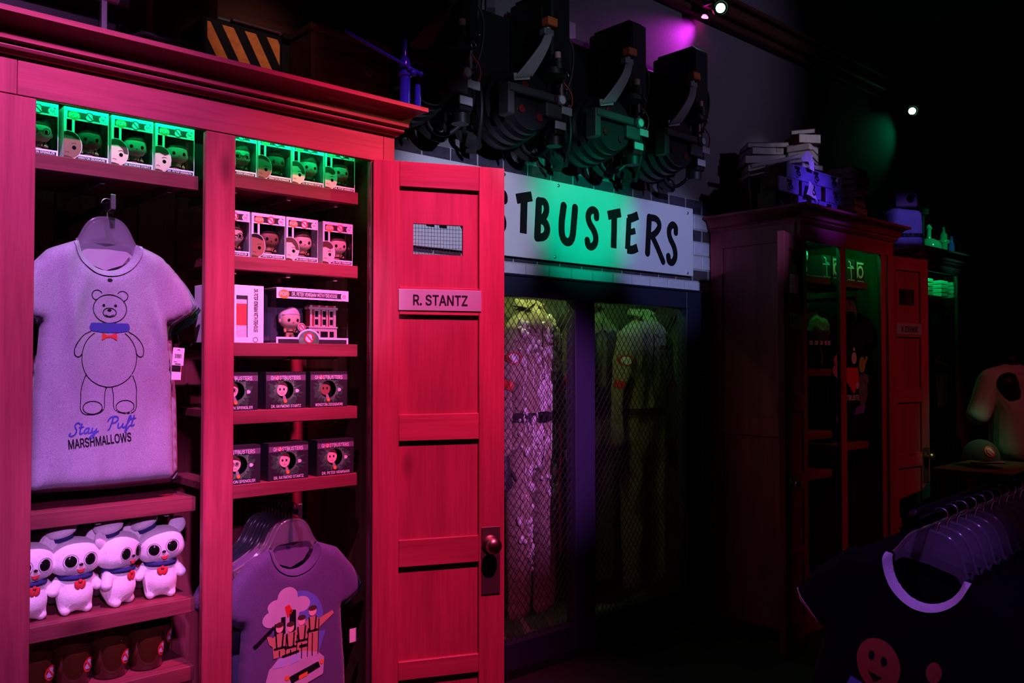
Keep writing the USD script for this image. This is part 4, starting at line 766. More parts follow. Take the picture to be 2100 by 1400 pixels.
t = thing('metal_tube_rack', 'low purple-lit metal tube rack at the left end of the cabinet top', 'rack', (.42, 2.92, ZT))
obj('tube', T(trimesh.creation.cylinder(.016, .52, sections=16), (.25, 0, .235), ry=90), M('dull_violet_metal', (.25, .22, .28), .4, .5), t, smooth=40); obj('tube_collar', T(trimesh.creation.cylinder(.021, .03, sections=16), (.50, 0, .235), ry=90), BLK2, t, smooth=40)
for x in (.06, .44): obj('leg', bx(x - .010, -.010, 0, x + .010, .010, .221, .002), STEEL, t)
obj('backing_box', bx(-.1, .06, 0, .5, .22, .19, .004), BLK, t)
t = thing('lab_stand', 'glossy blue laboratory burette with a slanting rod at the cabinet corner', 'apparatus', (1.848, 2.64, ZT))
br = lathe([(0, 0), (.030, 0), (.031, .008), (.024, .014), (.0215, .020), (.0215, .125), (.026, .128), (.026, .150), (.022, .154), (.024, .170), (.018, .192), (.0085, .206), (.0085, .258), (.010, .262), (.0085, .266), (0, .266)], 28); obj('burette', br, BLUEG, t, smooth=40)
obj('rod', tube([(-.26, .0, .232), (.055, -.035, .138)], .0065, 10), BLUEG, t, smooth=True); obj('clamp', MB(ell((0, -.028, .150), (.010, .010, .010), 2), ell((.050, -.034, .140), (.010, .009, .010), 2), ell((.02, -.03, .138), (.014, .01, .012), 2)), BLUEG, t, smooth=True)
obj('side_tube', lathe([(0, 0), (.013, 0), (.0135, .05), (.011, .056), (.0125, .075), (.0105, .10), (0, .104)], 20).apply_translation((.045, -.02, .0)), BLUEG, t, smooth=40)

# ------------------------------------------------------------------ the long sign over the display case
SY = 3.275
t = thing('shop_sign', 'long white board with hand-painted black lettering above the display case', 'sign', (0, SY, 0))
SZ0, SZ1 = 2.193, 2.628
sb = obj('board', bx(1.86, -.006, SZ0, 4.536, .006, SZ1, .002), SIGNW, t)
def G(pts): return pts
LET = {
 'G': [([(.85, .80), (.6, 1), (.2, .8), (.08, .45), (.25, .08), (.6, .0), (.85, .2), (.88, .45), (.55, .45)], 1)],
 'H': [([(.12, 0), (.15, 1)], 1), ([(.85, 0), (.84, 1)], 1), ([(.14, .5), (.85, .55)], .9)],
 'O': [([(.5, 1), (.15, .8), (.06, .45), (.2, .1), (.52, 0), (.85, .2), (.92, .55), (.8, .88), (.5, 1)], 1)],
 'S': [([(.86, .80), (.86, .94), (.55, 1), (.22, .86), (.28, .64), (.74, .42), (.84, .18), (.55, .01), (.22, .04), (.17, .17)], .95)],
 'T': [([(.02, .86), (.30, .90), (.98, .99)], 1.15), ([(.50, .93), (.44, .03)], 1.05)],
 'B': [([(.24, .96), (.12, .03)], 1), ([(.26, .96), (.66, .98), (.80, .80), (.66, .60), (.36, .50)], .9), ([(.36, .50), (.72, .44), (.86, .24), (.62, .06), (.14, .03)], .95)],
 'U': [([(.25, .97), (.10, .42), (.18, .10), (.48, .0), (.74, .12), (.82, .50), (.90, .97)], 1.02)],
 'E': [([(.18, .86), (.50, .90), (.95, 1.0)], 1.1), ([(.26, .88), (.14, .05)], .95), ([(.24, .50), (.74, .57)], .8), ([(.12, .05), (.50, .04), (.90, .13)], 1.1)],
 'R': [([(.26, .97), (.16, .02)], 1), ([(.26, .97), (.68, .98), (.86, .80), (.66, .60), (.36, .48)], .9), ([(.40, .50), (.72, .18), (1.02, -.16)], .9)]}
spots_ = [('G', at(806, 460, SY)[0], at(856, 462, SY)[0]), ('H', at(868, 465, SY)[0], at(920, 468, SY)[0]), ('O', at(932, 468, SY)[0], at(984, 470, SY)[0]), ('S', at(990, 460, SY)[0], at(1045, 462, SY)[0])]
for ch, a, b, y in (('T', 1050, 1096, 447), ('B', 1090, 1132, 452), ('U', 1139, 1187, 459), ('S', 1192, 1231, 466), ('T', 1239, 1277, 472), ('E', 1276, 1313, 474), ('R', 1315, 1362, 480), ('S', 1360, 1392, 490)):
    spots_.append((ch, at(a, y, SY)[0], at(b, y, SY)[0]))
zb = [2.283, 2.268, 2.276, 2.28, 2.29, 2.279, 2.276, 2.268, 2.276, 2.276, 2.277, 2.235]; zt_ = [2.53, 2.525, 2.53, 2.545, 2.548, 2.535, 2.53, 2.535, 2.545, 2.545, 2.552, 2.53]
for (ch, a, b), z0, z1 in zip(spots_, zb, zt_):
    w = .046; ww, hh = b - a, z1 - z0
    g = unary_union([LineString(smoothline([(a + w / 2 + p[0] * (ww - w), z0 + w / 2 + p[1] * (hh - w)) for p in st], 3)).buffer(w / 2 * k, 5, cap_style=1 if ch in 'SUGOBR' else 2) for st, k in LET[ch]]).buffer(-.003).buffer(.003)
    obj('letter', plate(g, .0012, -.0061), BLACK, sb)
for x, y in ((1143, 381), (1136, 527), (1032, 358), (1408, 437), (1408, 560)):
    p = at(x, y, SY); obj('screw_cap', T(lathe([(0, 0), (.009, 0), (.009, .003), (.005, .006), (0, .006)], 14), (p[0], -.0062, np.clip(p[2], SZ0 + .012, SZ1 - .012)), rx=90), STEEL, sb, smooth=40)
for x in (1.95, 3.3, 4.45): obj('standoff', bx(x - .02, .0062, 2.3, x + .02, WY - SY - .0005, 2.5), BLK2, t)

# ------------------------------------------------------------------ the display case with hanging jumpsuits
t = thing('display_case', 'navy framed display case with diamond wire mesh over its glass', 'display case', (0, WY, 0))
P0, P1_ = 3.443, 3.602
fr = obj('frame', MB().box(CX0, -.032, CZ0, CX0 + .12, .045, CZ1, .003).box(4.465, -.032, CZ0, CX1, .045, CZ1, .003).box(P0, -.030, CZ0, P1_, .045, CZ1, .003).box(CX0 + .1205, -.031, 1.986, P0 - .0005, .045, CZ1, .003).box(P1_ + .0005, -.031, 1.986, 4.4645, .045, CZ1, .003).box(CX0 + .1205, -.031, CZ0, P0 - .0005, .045, .20, .003).box(P1_ + .0005, -.031, CZ0, 4.4645, .045, .20, .003), NAVYFR, t)
obj('head_trim', bx(CX0 - .02, -.042, 2.0925, CX1 + .02, .0, 2.104, .003), NAVYFR, fr)
BKT = M('case_back_board', (.34, .30, .22), .8, noise=.15, nscale=8)
obj('case_back', bx(2.1, .70, 0, 5.1, .72, 2.2), BKT, t); obj('case_side', bx(2.1, .065, 0, 2.12, .699, 2.2), BKT, t); obj('case_side', bx(5.08, .065, 0, 5.1, .699, 2.2), BKT, t); obj('case_top', bx(2.121, .065, 2.16, 5.079, .699, 2.18), BKT, t); obj('case_floor', bx(2.121, .065, .0, 5.079, .699, .06), BKT, t)
obj('light_strip', bx(3.10, .20, 2.146, 3.62, .225, 2.1595), M('warm_led_tape', (.5, .5, .3), .5, emit=(.75, 1.0, .28), strength=40.0), t)
obj('light_strip', bx(3.90, .22, 2.146, 4.55, .24, 2.1595), M('green_case_led_tape', (.3, .5, .3), .5, emit=(.22, 1.0, .30), strength=13.0), t)
obj('hanging_rail', T(trimesh.creation.cylinder(.014, 2.9, sections=14), (3.6, .34, 2.075), ry=90), BLK2, t, smooth=40)
def diamond(x0, x1, z0, z1, y, s=.040, r=.0011, asp=1.35):
    b = MB(); q = np.array([[-r, -r], [r, -r], [r, r], [-r, r]])
    rect = sbox(x0, z0, x1, z1); V, F, n = [], [], 0
    for sgn in (1, -1):
        c = -5.0
        while c < 8:
            L = LineString([(x0 - 1, sgn * asp * (x0 - 1) + c), (x1 + 1, sgn * asp * (x1 + 1) + c)]).intersection(rect); c += s * asp
            if L.is_empty or L.length < .005: continue
            (ax, az), (bx_, bz) = L.coords[0], L.coords[-1]; d = np.array([bx_ - ax, bz - az]); d /= np.linalg.norm(d); nn = np.array([-d[1], d[0]])
            yo = y + sgn * r
            for (px_, pz_) in ((ax, az), (bx_, bz)):
                for k in q: V.append((px_ + nn[0] * k[0], yo + k[1], pz_ + nn[1] * k[0]))
            for i in range(4): j = (i + 1) % 4; F += [(n + i, n + j, n + 4 + j), (n + i, n + 4 + j, n + 4 + i)]
            n += 8
    return trimesh.Trimesh(V, F, process=False)
for a, b in ((CX0 + .121, P0 - .001), (P1_ + .001, 4.464)):
    mg = obj('wire_mesh', diamond(a, b, .201, 1.985, -.006), WIRE, t); tag(mg, 'diamond pattern wire mesh', kind='stuff')
    obj('pane', bx(a, .008, .201, b, .012, 1.985), PANE, t)

def suit_poly():
    r = [(.055, 0), (.080, -.035), (.150, -.075), (.215, -.125), (.245, -.30), (.262, -.55), (.272, -.80), (.268, -.865), (.205, -.872), (.200, -.80), (.196, -.55), (.190, -.36), (.178, -.33), (.176, -.42), (.170, -.62), (.182, -.82), (.190, -1.15), (.176, -1.55), (.170, -1.78), (.045, -1.785), (.040, -1.45), (.020, -.98), (0, -.93)]
    return Polygon(r + [(-x, z) for x, z in r[::-1][1:-1]] ).buffer(.010).buffer(-.010)
def jumpsuit(label, loc, rz, seed, mat, slime=0, vest=False, gloves=True, group='jumpsuits hanging in the display case'):
    t = thing('jumpsuit', label, 'jumpsuit', loc, rz, group)
    P = Pillow(suit_poly(), .10, .10, .018, .020, 9, .6, seed)
    b = obj('suit', P.mesh, mat, t, smooth=True)
    cl = MB()
    for s in (-1, 1): cl.add(P.drape(Polygon([(s * .006, -.13), (s * .060, .012), (s * .088, -.02), (s * .105, -.12), (s * .060, -.16)]), .014, .010, .012))
    obj('collar', cl, mat, b, smooth=True)
    aa = np.radians(np.linspace(-62, 242, 31)); rows = []
    for rr, hh in ((.058, -.045), (.064, .0), (.074, .040), (.086, .034), (.100, .0), (.094, -.004), (.080, .022), (.072, .026), (.062, -.004), (.054, -.045)):
        k = 1 - .55 * np.abs(np.sin((aa - math.pi / 2) / 2)) ** 6
        rows.append(np.stack([rr * np.cos(aa) * 1.05, .015 + rr * .85 * np.sin(aa), hh * k - .05 * (1 - k)], 1))
    R_ = np.array(rows); nr, nc = R_.shape[:2]; i_, j_ = np.meshgrid(np.arange(nr), np.arange(nc - 1), indexing='ij'); i2 = (i_ + 1) % nr
    qq = np.stack([i_ * nc + j_, i2 * nc + j_, i2 * nc + j_ + 1, i_ * nc + j_ + 1], -1).reshape(-1, 4); cm2 = trimesh.Trimesh(R_.reshape(-1, 3), np.vstack([qq[:, [0, 1, 2]], qq[:, [0, 2, 3]]]), process=False)
    obj('neck_band', cm2, mat, b, smooth=True)
    obj('zip', P.drape(sbox(-.004, -.90, .004, -.10), .004, .010), BRASS, b)
    obj('belt', P.drape(sbox(-.172, -.665, .172, -.615), .010, .012, .008), GLOVE, t, smooth=True); obj('buckle', P.drape(sbox(-.035, -.670, .035, -.610), .016, .010, .006), BLK2, t)
    for s in (-1, 1):
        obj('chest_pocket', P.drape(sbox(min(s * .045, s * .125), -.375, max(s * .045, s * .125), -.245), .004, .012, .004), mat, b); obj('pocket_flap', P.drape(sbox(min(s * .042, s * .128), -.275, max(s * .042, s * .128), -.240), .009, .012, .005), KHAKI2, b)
        obj('leg_pocket', P.drape(sbox(min(s * .07, s * .16), -1.26, max(s * .07, s * .16), -1.08), .005, .014, .004), mat, b)
        obj('elbow_band', P.drape(Polygon([(s * .200, -.455), (s * .252, -.425), (s * .256, -.475), (s * .200, -.510)]), .006, .010, .006), M('bright_red_band', (.72, .03, .02), .55), t)
    nt = obj('name_tape', P.drape(sbox(.05, -.232, .135, -.205), .006, .010, .003), M('dark_red_tape', (.14, .02, .02), .8), t)
    bl = unary_union([circ(-.212, -.30, .020), circ(-.205, -.318, .016)]); e = obj('emblem', P.drape(bl.intersection(suit_poly().buffer(-.004)), .006, .006), WHITE, t); obj('barred_circle', P.drape(ring_poly(-.210, -.305, .026, .034).intersection(suit_poly().buffer(-.003)), .008, .006), RED, e)
    if vest:
        v = Polygon([(-.15, -.17), (-.06, -.11), (-.03, -.50), (.03, -.50), (.06, -.11), (.15, -.17), (.165, -.60), (-.165, -.60)]); obj('dark_vest', P.drape(v, .012, .014, .008), GLOVE, t, smooth=True)
    if gloves:
        g = soft([(.235, -.02, -.86, .028), (.240, -.03, -.935, .034), (.262, -.05, -.99, .012), (.228, -.06, -1.02, .011), (.250, -.058, -1.035, .011), (.212, -.045, -1.0, .011), (.272, -.06, -1.03, .010), (.205, -.06, -.95, .012), (.196, -.07, -.985, .010)], [(0, 1), (1, 2), (2, 4), (1, 3), (1, 5), (2, 6), (1, 7), (7, 8)], .010, 5); obj('glove', g, GLOVE, t, smooth=True)
        m = g.copy(); m.vertices[:, 0] *= -1; m.invert(); obj('glove', m, GLOVE, t, smooth=True)
    if slime:
        rg = np.random.default_rng(seed + 50); S = MB(); inner = suit_poly().buffer(-.012)
        cen = [(-.10, -.22, .05), (.06, -.16, .04), (-.03, -.36, .05), (-.06, -.80, .05), (-.12, -.62, .03), (-.06, -1.05, .045), (.09, -.30, .035), (-.16, -.14, .03), (.10, -.12, .03), (-.10, -1.3, .04), (.02, -.50, .03), (.10, -1.05, .03), (-.02, -1.40, .03)]
        for k in range(slime):
            c = cen[rg.integers(len(cen))]; x, z = c[0] + rg.normal(0, c[2]), c[1] + rg.normal(0, c[2] * 1.9)
            if not inner.contains(Point(x, z)): continue
            s = .005 + .014 * rg.random() ** 2; y = P.front(np.array([[x, z]]))[0]
            S.add(ell((x, y - .003, z), (s, .010 + .3 * s, s * rg.uniform(1, 2.2)), 2, ry=rg.uniform(-30, 30)))
        q = obj('foam_blobs', S, SLIME, t, smooth=True); tag(q, 'white foam splashed over the front', kind='stuff')
        dr = MB()
        for k in range(30):
            x, z, L = rg.uniform(-.15, .14), rg.uniform(-.9, -.3), rg.uniform(.06, .28); zs = np.linspace(z, z - L, 8); xs = np.full(8, x) + .003 * np.sin(zs * 60); ok = shapely.contains_xy(inner, xs, zs)
            if ok.all(): dr.add(tube(np.stack([xs, P.front(np.stack([xs, zs], 1)) - .003, zs], 1), np.linspace(.006, .003, 8), 6))
        obj('foam_drips', dr, SLIME, t, smooth=True)
    hk = smoothline([(-.10, .02, -.03), (0, .02, .012), (0, .02, .05), (0, .0, .085), (.0, .02, .105), (0, .045, .085)], 2); obj('hanger_hook', tube(hk, .004, 7), BLK2, t, smooth=True)
    return t
jumpsuit('khaki jumpsuit splattered with white foam, red bands at its elbows', (3.405, 3.60, 1.972), 4, 31, KHAKI, slime=300)
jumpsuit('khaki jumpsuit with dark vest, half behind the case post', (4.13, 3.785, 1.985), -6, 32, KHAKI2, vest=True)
jumpsuit('clean khaki jumpsuit with a wide open collar, right end of the case', (4.43, 3.60, 1.958), -8, 33, KHAKI)
t = thing('harness_strap', 'thin red hose hanging beside the foam-splattered jumpsuit', 'hose', (3.52, 3.47, 1.30)); obj('hose', tube(smoothline([(0, 0, 0), (.01, -.01, -.15), (-.01, -.005, -.35), (.01, 0, -.6), (.015, .01, -.75)], 3), .011, 8), M('red_hose', (.5, .04, .02), .35), t, smooth=True); obj('hook', tube(smoothline([(0, 0, 0), (0, -.01, .15), (0, -.015, .50), (0, .03, .70), (0, .155, .790), (0, .17, .775)], 2), .003, 6), BLK2, t)

# ------------------------------------------------------------------ backpack machines on the wall
def pack(label, gx):
    """origin on the wall below the gauge; -y is out into the room"""
    t = thing('backpack_machine', label, 'prop', (gx, 3.294, 0), group=None)
    obj('back_board', MB(bx(-.38, -.05, 2.76, .14, -.006, 3.42, .012), bx(-.33, -.10, 2.78, .12, -.0505, 3.0, .01)), BLK, t)
    obj('tall_box', MB(bx(-.045, -.365, 3.06, .085, -.0505, 3.475, .010), bx(-.035, -.34, 3.476, .075, -.08, 3.492, .006), bx(-.052, -.30, 3.12, -.0455, -.12, 3.40, .002)), BLK, t)
    obj('fin', MB(*[bx(-.048, -.35, 3.10 + k * .045, .088, -.10, 3.104 + k * .045) for k in range(8)]), BLK2, t)
    prof = [(0, .0), (.188, 0), (.190, .05), (.178, .065), (.178, .105), (.164, .12), (.164, .16), (.150, .176), (.150, .205), (.134, .222), (.134, .238), (0, .242)]
    dsc = obj('round_housing', T(lathe(prof, 48), (-.165, -.105, 2.895), rx=90), BLK2, t, smooth=30)
    lens = M('dark_red_lens', (.12, .01, .012), .25)
    for a in (35, 125, 215, 305): obj('lens', T(lathe([(0, 0), (.020, 0), (.019, .006), (0, .009)], 18), (-.165 + .085 * math.cos(math.radians(a)), -.346, 2.895 + .085 * math.sin(math.radians(a))), rx=90), lens, dsc, smooth=40)
    obj('cross_bar', MB(bx(-.335, -.385, 2.905, -.030, -.345, 2.945, .006), bx(-.34, -.375, 2.80, -.30, -.30, 2.95, .006), bx(-.09, -.372, 2.835, .02, -.30, 2.905, .006)), M('dull_black_bar', (.05, .05, .05), .45), t)
    g = obj('gauge', T(lathe([(0, 0), (.026, 0), (.026, .020), (.022, .026), (.020, .022), (0, .022)], 24), (-.005, -.372, 2.925), rx=90), ALU, t, smooth=40); obj('gauge_face', T(lathe([(0, 0), (.019, 0), (0, .001)], 20), (-.005, -.3952, 2.925), rx=90), M('pale_gauge_face', (.62, .66, .64), .35), g); obj('gauge_neck', T(trimesh.creation.cylinder(.022, .04, sections=18), (-.032, -.372, 2.925), ry=90), M('dark_maroon', (.07, .02, .025), .5), t, smooth=40)
    for x, z in ((.052, 2.885), (.008, 2.805)): obj('label_plate', bx(x - .036, -.372, z - .019, x + .036, -.362, z + .019, .002), ALU, t)
    obj('lower_cylinder', MB(T(trimesh.creation.cylinder(.040, .17, sections=24), (.020, -.31, 2.80)), bx(-.02, -.36, 2.76, .055, -.27, 2.90, .008)), BLK, t, smooth=40)
    # ribbon cable with its clamp
    n = 14; u = np.linspace(0, 1, n); cx = -.075 - .165 * u ** 1.4 - .03 * np.sin(u * math.pi); cz = 3.245 - .255 * u; cy = -.365 - .045 * np.sin(u * math.pi)
    rb = []
    for k in range(10): rb.append(tube(np.stack([cx + (k - 4.5) * .0115 * (.40 + .60 * u), cy - .001 * (k % 2), cz + (k - 4.5) * .0035], 1), .0062, 6))
    obj('ribbon_cable', MB(*rb), CORD, t, smooth=True)
    cp = plate(Polygon([(-.050, -.022), (.050, .004), (.046, .040), (.02, .030), (-.02, .020), (-.056, .012)]).difference(circ(-.038, -.002, .005)).difference(circ(.036, .020, .005)), .006, 0); obj('cable_clamp', T(cp, (-.245, -.36, 2.985)), ALU, t)
    obj('connector', MB(bx(-.115, -.385, 3.225, -.05, -.345, 3.258, .004), T(trimesh.creation.cylinder(.018, .03, sections=16), (-.075, -.36, 3.275))), M('grey_connector', (.22, .22, .23), .45, .4), t); obj('orange_block', bx(-.105, -.400, 3.270, -.040, -.352, 3.312, .004), M('orange_plastic', (.60, .12, .03), .45), t)
    pc = obj('filter_cap', T(trimesh.creation.cylinder(.016, .036, sections=18), (-.035, -.392, 3.132)), M('pink_cap', (.55, .30, .25), .5), t, smooth=40); obj('filter_body', MB(T(trimesh.creation.cylinder(.034, .05, sections=20), (-.035, -.392, 3.088)), T(trimesh.creation.cylinder(.060, .03, sections=24), (-.035, -.36, 3.055))), BLK, t, smooth=40)
    obj('metal_ring', T(trimesh.creation.torus(.020, .0032, 26, 8), (.045, -.375, 3.06), rx=80, rz=15), STEEL, t, smooth=True)
    for x, z in ((.10, 3.20), (.10, 3.165), (.115, 3.02), (.09, 2.965), (.13, 2.94)): obj('knob', T(lathe([(0, 0), (.008, 0), (.008, .012), (.005, .015), (0, .015)], 12), (x, -.300, z), rx=90), STEEL, t, smooth=40)
    obj('side_tank', MB(T(trimesh.creation.cylinder(.030, .30, sections=18), (.115, -.26, 3.08)), ell((.115, -.26, 3.23), (.030, .030, .02), 2), ell((.115, -.26, 2.93), (.030, .030, .02), 2)), M('dark_maroon_tank', (.05, .012, .018), .4), t, smooth=40)
    for hp, hr in (([(.09, -.30, 2.98), (.15, -.26, 2.90), (.16, -.20, 2.80), (.08, -.14, 2.70), (-.01, -.12, 2.72), (-.03, -.12, 2.80)], .011), ([(-.36, -.16, 3.05), (-.40, -.24, 2.95), (-.405, -.26, 2.82), (-.39, -.22, 2.72), (-.34, -.16, 2.68)], .010), ([(.06, -.30, 3.30), (.13, -.34, 3.26), (.17, -.30, 3.12), (.14, -.26, 2.98)], .008)): obj('hose', tube(smoothline(hp, 3), hr, 8), RUB, t, smooth=True)
    obj('red_wire', tube(smoothline([(.05, -.35, 3.03), (.09, -.37, 2.98), (.10, -.36, 2.92), (.07, -.34, 2.89)], 3), .004, 6), M('red_wire_jacket', (.4, .02, .02), .4), t, smooth=True)
    # the wand on the right, with its loop handle
    wd = obj('wand_body', MB(bx(.155, -.20, 3.12, .215, -.10, 3.34, .01), T(trimesh.creation.cylinder(.020, .55, sections=16), (.185, -.15, 3.06)), T(trimesh.creation.cylinder(.030, .12, sections=16), (.185, -.15, 2.90))), BLK, t, smooth=40); obj('wand_loop', tube(smoothline([(.16, -.15, 3.34), (.15, -.16, 3.47), (.19, -.16, 3.56), (.25, -.16, 3.54), (.27, -.15, 3.40), (.25, -.14, 3.28)], 3), .017, 8), RUB, wd, smooth=True); obj('wand_light', MB(ell((.150, -.205, 3.30), (.010, .010, .010), 2), ell((.22, -.205, 3.20), (.008, .008, .008), 2)), STEEL, wd, smooth=True)
    st = MB()
    def strap(p, w): 
        p = smoothline(p, 2); L = tube(p, w, 4, flat=.12); st.add(T(L, (0, 0, .075)))
    strap([(-.30, -.06, 2.72), (-.31, -.08, 2.66), (-.30, -.05, 2.60)], .028); strap([(-.16, -.05, 2.74), (-.13, -.07, 2.68), (-.08, -.05, 2.60)], .022); strap([(-.12, -.05, 2.74), (-.06, -.09, 2.68), (.02, -.07, 2.62)], .016); strap([(.08, -.05, 2.72), (.12, -.10, 2.66), (.05, -.12, 2.61), (-.04, -.10, 2.65), (-.05, -.06, 2.74)], .022); strap([(-.37, -.05, 2.74), (-.40, -.07, 2.68), (-.34, -.08, 2.63), (-.24, -.06, 2.64)], .020)
    obj('straps', st, M('black_webbing', (.012, .012, .013), .9), t)
    obj('wall_hook', bx(-.16, -.0055, 3.43, -.10, .0, 3.55, .002), STEEL, t)
    return t
gxs = [2.37, 2.967, 3.567, 4.138]; labs = ['nearest the tall red cabinet', 'above the letters TB of the sign', 'with its metal clamp lit, above the letters TE', 'farthest along, just below the purple beam']
pk = pack('black backpack machine on the wall, ' + labs[0], gxs[0]); tag(pk, group='backpack machines mounted on the wall')
for gx, lb in zip(gxs[1:], labs[1:]): dup(pk, 'black backpack machine on the wall, ' + lb, (gx, 3.294, 0))

# ------------------------------------------------------------------ small stage lamps on the crown rail
LENS = M('lit_green_lens', (.5, .9, .7), .3, emit=(.25, 1.0, .55), strength=9.0)
def lamp(label, loc):
    t = thing('stage_lamp', label, 'lamp', loc)
    d = EYE - np.array(loc); rz = math.degrees(math.atan2(d[0], -d[1])); rxx = -math.degrees(math.atan2(-d[2], math.hypot(d[0], d[1])))
    def R(m): return T(T(m, rx=-rxx * .8), rz=rz * .9)
    obj('housing', R(T(lathe([(0, -.12), (.030, -.12), (.042, -.09), (.044, .03), (.050, .034), (.050, .044), (.042, .044), (.040, .02), (0, .02)], 24), rx=90)), BLK2, t, smooth=40)
    obj('lens', R(T(lathe([(0, .024), (.030, .022), (0, .0215)], 20), rx=90)), LENS, t)
    obj('bracket', R(MB(bx(-.052, -.03, -.01, -.046, .03, .09, .001), bx(.046, -.03, -.01, .052, .03, .09, .001), bx(-.052, -.03, .0905, .052, .03, .096, .001)).mesh()), BLK2, t); obj('stem', MB(bx(-.010, .05, .05, .010, .211, .07), bx(-.03, .2, .03, .03, .211, .09)), BLK2, t)
    return t
p = at(1477, 17, 3.10); lamp('small stage lamp with a glowing green lens at the source of the purple beam', p)
p = at(1870, 228, 3.10); lamp('small stage lamp with a glowing green lens above the farthest cabinets', p)

# ------------------------------------------------------------------ books, drawers and papers on the second cabinet
COV = [M('book_cover_maroon', (.10, .025, .02), .7), M('book_cover_brown', (.12, .06, .035), .7), M('book_cover_grey', (.16, .14, .14), .7), M('book_cover_navy', (.03, .03, .07), .7), M('book_cover_tan', (.28, .19, .15), .7)]
CNM = ['maroon', 'brown', 'grey', 'navy', 'tan']
def book(label, loc, w, d, th, ci, rz, group, pale=False):
    t = thing('book', label, 'book', loc, rz, group)
    c = COV[ci]; obj('cover', MB(bx(-w / 2, -d / 2, 0, w / 2, d / 2, .003), bx(-w / 2, -d / 2, th - .003, w / 2, d / 2, th), bx(-w / 2, d / 2 - .004, .0031, w / 2, d / 2, th - .0031)), c, t)
    obj('pages', bx(-w / 2 + .004, -d / 2 + .005, .0031, w / 2 - .004, d / 2 - .0041, th - .0031), PAPER, t); return t
ZC = 2.5955
def dim(i): return i
drw_front = DRAWERM
def drawer(label, px, row, w=.236, dep=.30, yb=2.745, zoff=0):
    X = at(px, 420 - row * 33, yb)[0]; z = ZC + row * .094
    t = thing('card_drawer', label, 'drawer', (X, yb, z), 0, 'card drawers piled on the second cabinet')
    obj('box', MB(bx(-w / 2, .008, 0, w / 2, dep, .004), bx(-w / 2, .008, .0041, -w / 2 + .006, dep, .092), bx(w / 2 - .006, .008, .0041, w / 2, dep, .092), bx(-w / 2 + .0061, dep - .006, .0041, w / 2 - .0061, dep, .092)), W_DK, t)
    obj('front', bx(-w / 2, -.006, 0, w / 2, .0079, .093, .004), drw_front, t)
    obj('cards', MB(*[bx(-w / 2 + .010, .03 + k * .022, .0045, w / 2 - .010, .046 + k * .022, .084 - .004 * (k % 3)) for k in range(3)]), PAPER, t)
    obj('ring_pull', MB(T(trimesh.creation.torus(.018, .0035, 24, 8), (0, -.016, .040), rx=75), T(trimesh.creation.cylinder(.008, .012, sections=12), (0, -.011, .055), rx=90)), BLK2, t, smooth=True)
    obj('label_holder', bx(-.030, -.009, .066, .030, -.0061, .084, .001), BLK2, t); return t
for px, row, lb in ((1657, 0, 'bottom row above the cabinet corner, paper lying on it'), (1698, 0, 'bottom row, right of the one with paper on it'), (1617, 1, 'middle row, leftmost and brightest'), (1664, 1, 'middle row, shaded in the centre'), (1711, 1, 'middle row, rightmost, with a small white sheet'), (1633, 2, 'top row, leftmost, beside the crumpled green ribbon'), (1671, 2, 'top row, centre, below the creased white paper'), (1707, 2, 'top row, right end')):
    drawer('blue-lit card drawer with ring pull, ' + lb, px, row, dep=.125)
X = at(1612, 418, 2.745)[0]
t = thing('open_wooden_tray', 'dark open wooden tray with a green glinting glass knob inside it', 'tray', (X - .02, 2.75, ZC)); obj('tray', MB(bx(-.10, 0, 0, .10, .12, .006), bx(-.10, 0, .0061, -.094, .12, .090), bx(.094, 0, .0061, .10, .12, .090), bx(-.0939, .114, .0061, .0939, .12, .090)), W_DK, t); obj('glass_knob', ell((.03, .04, .030), (.020, .020, .024), 2), M('wet_green_glass', (.02, .12, .06), .06, spec=1, coat=1), t, smooth=True)
t = thing('storage_carton', 'large dark carton under the left pile of thick books', 'box', (5.12, 3.085, ZC), -30); obj('body', bx(-.17, -.13, 0, .17, .13, .262, .004), W_DK, t); obj('lid_flap', bx(-.172, -.132, .263, .172, .132, .268), BKT, t)
zz = ZC + .2685
specs = [(.34, .24, .036, 1, 'lowest'), (.33, .25, .052, 0, 'second'), (.34, .24, .058, 0, 'third, thickest'), (.30, .22, .050, 3, 'fourth'), (.32, .23, .034, 2, 'topmost')]
for i, (w, d, th, c, lb) in enumerate(specs):
    book(f'{CNM[c]} hardback book, {lb} in the left pile over the dark carton', (5.12 + RNG.normal(0, .006), 3.085, zz), w, d, th, c, -38 + RNG.normal(0, 6), 'books in the left pile'); zz += th + .0006
zz = ZC + 3 * .094 + .001
for i, (w, d, th, c, lb) in enumerate([(.20, .15, .030, 4, 'lowest'), (.21, .15, .034, 4, 'second'), (.22, .16, .026, 2, 'third'), (.21, .16, .052, 2, 'fourth, palest'), (.20, .15, .046, 4, 'fifth'), (.20, .16, .060, 0, 'sixth'), (.22, .15, .030, 1, 'topmost')]):
    book(f'{CNM[c]} hardback book, {lb} in the middle pile over the drawers', (5.215 + RNG.normal(0, .006), 2.875, zz), w, d, th, c, 35 + RNG.normal(0, 16), 'books in the middle pile'); zz += th + .0006
zz = ZC + .0006
for i, (w, d, th, c, lb) in enumerate([(.30, .22, .058, 1, 'lowest'), (.28, .22, .046, 0, 'second'), (.30, .21, .052, 3, 'third'), (.28, .20, .050, 1, 'fourth'), (.30, .22, .044, 2, 'fifth'), (.29, .21, .048, 1, 'sixth'), (.31, .22, .036, 0, 'seventh'), (.30, .22, .044, 2, 'eighth'), (.26, .20, .050, 0, 'topmost')]):
    book(f'{CNM[c]} hardback book, {lb} in the tall right pile', (5.93 + RNG.normal(0, .008), 2.93, zz), w, d, th, c, 10 + RNG.normal(0, 9), 'books in the right pile'); zz += th + .0006
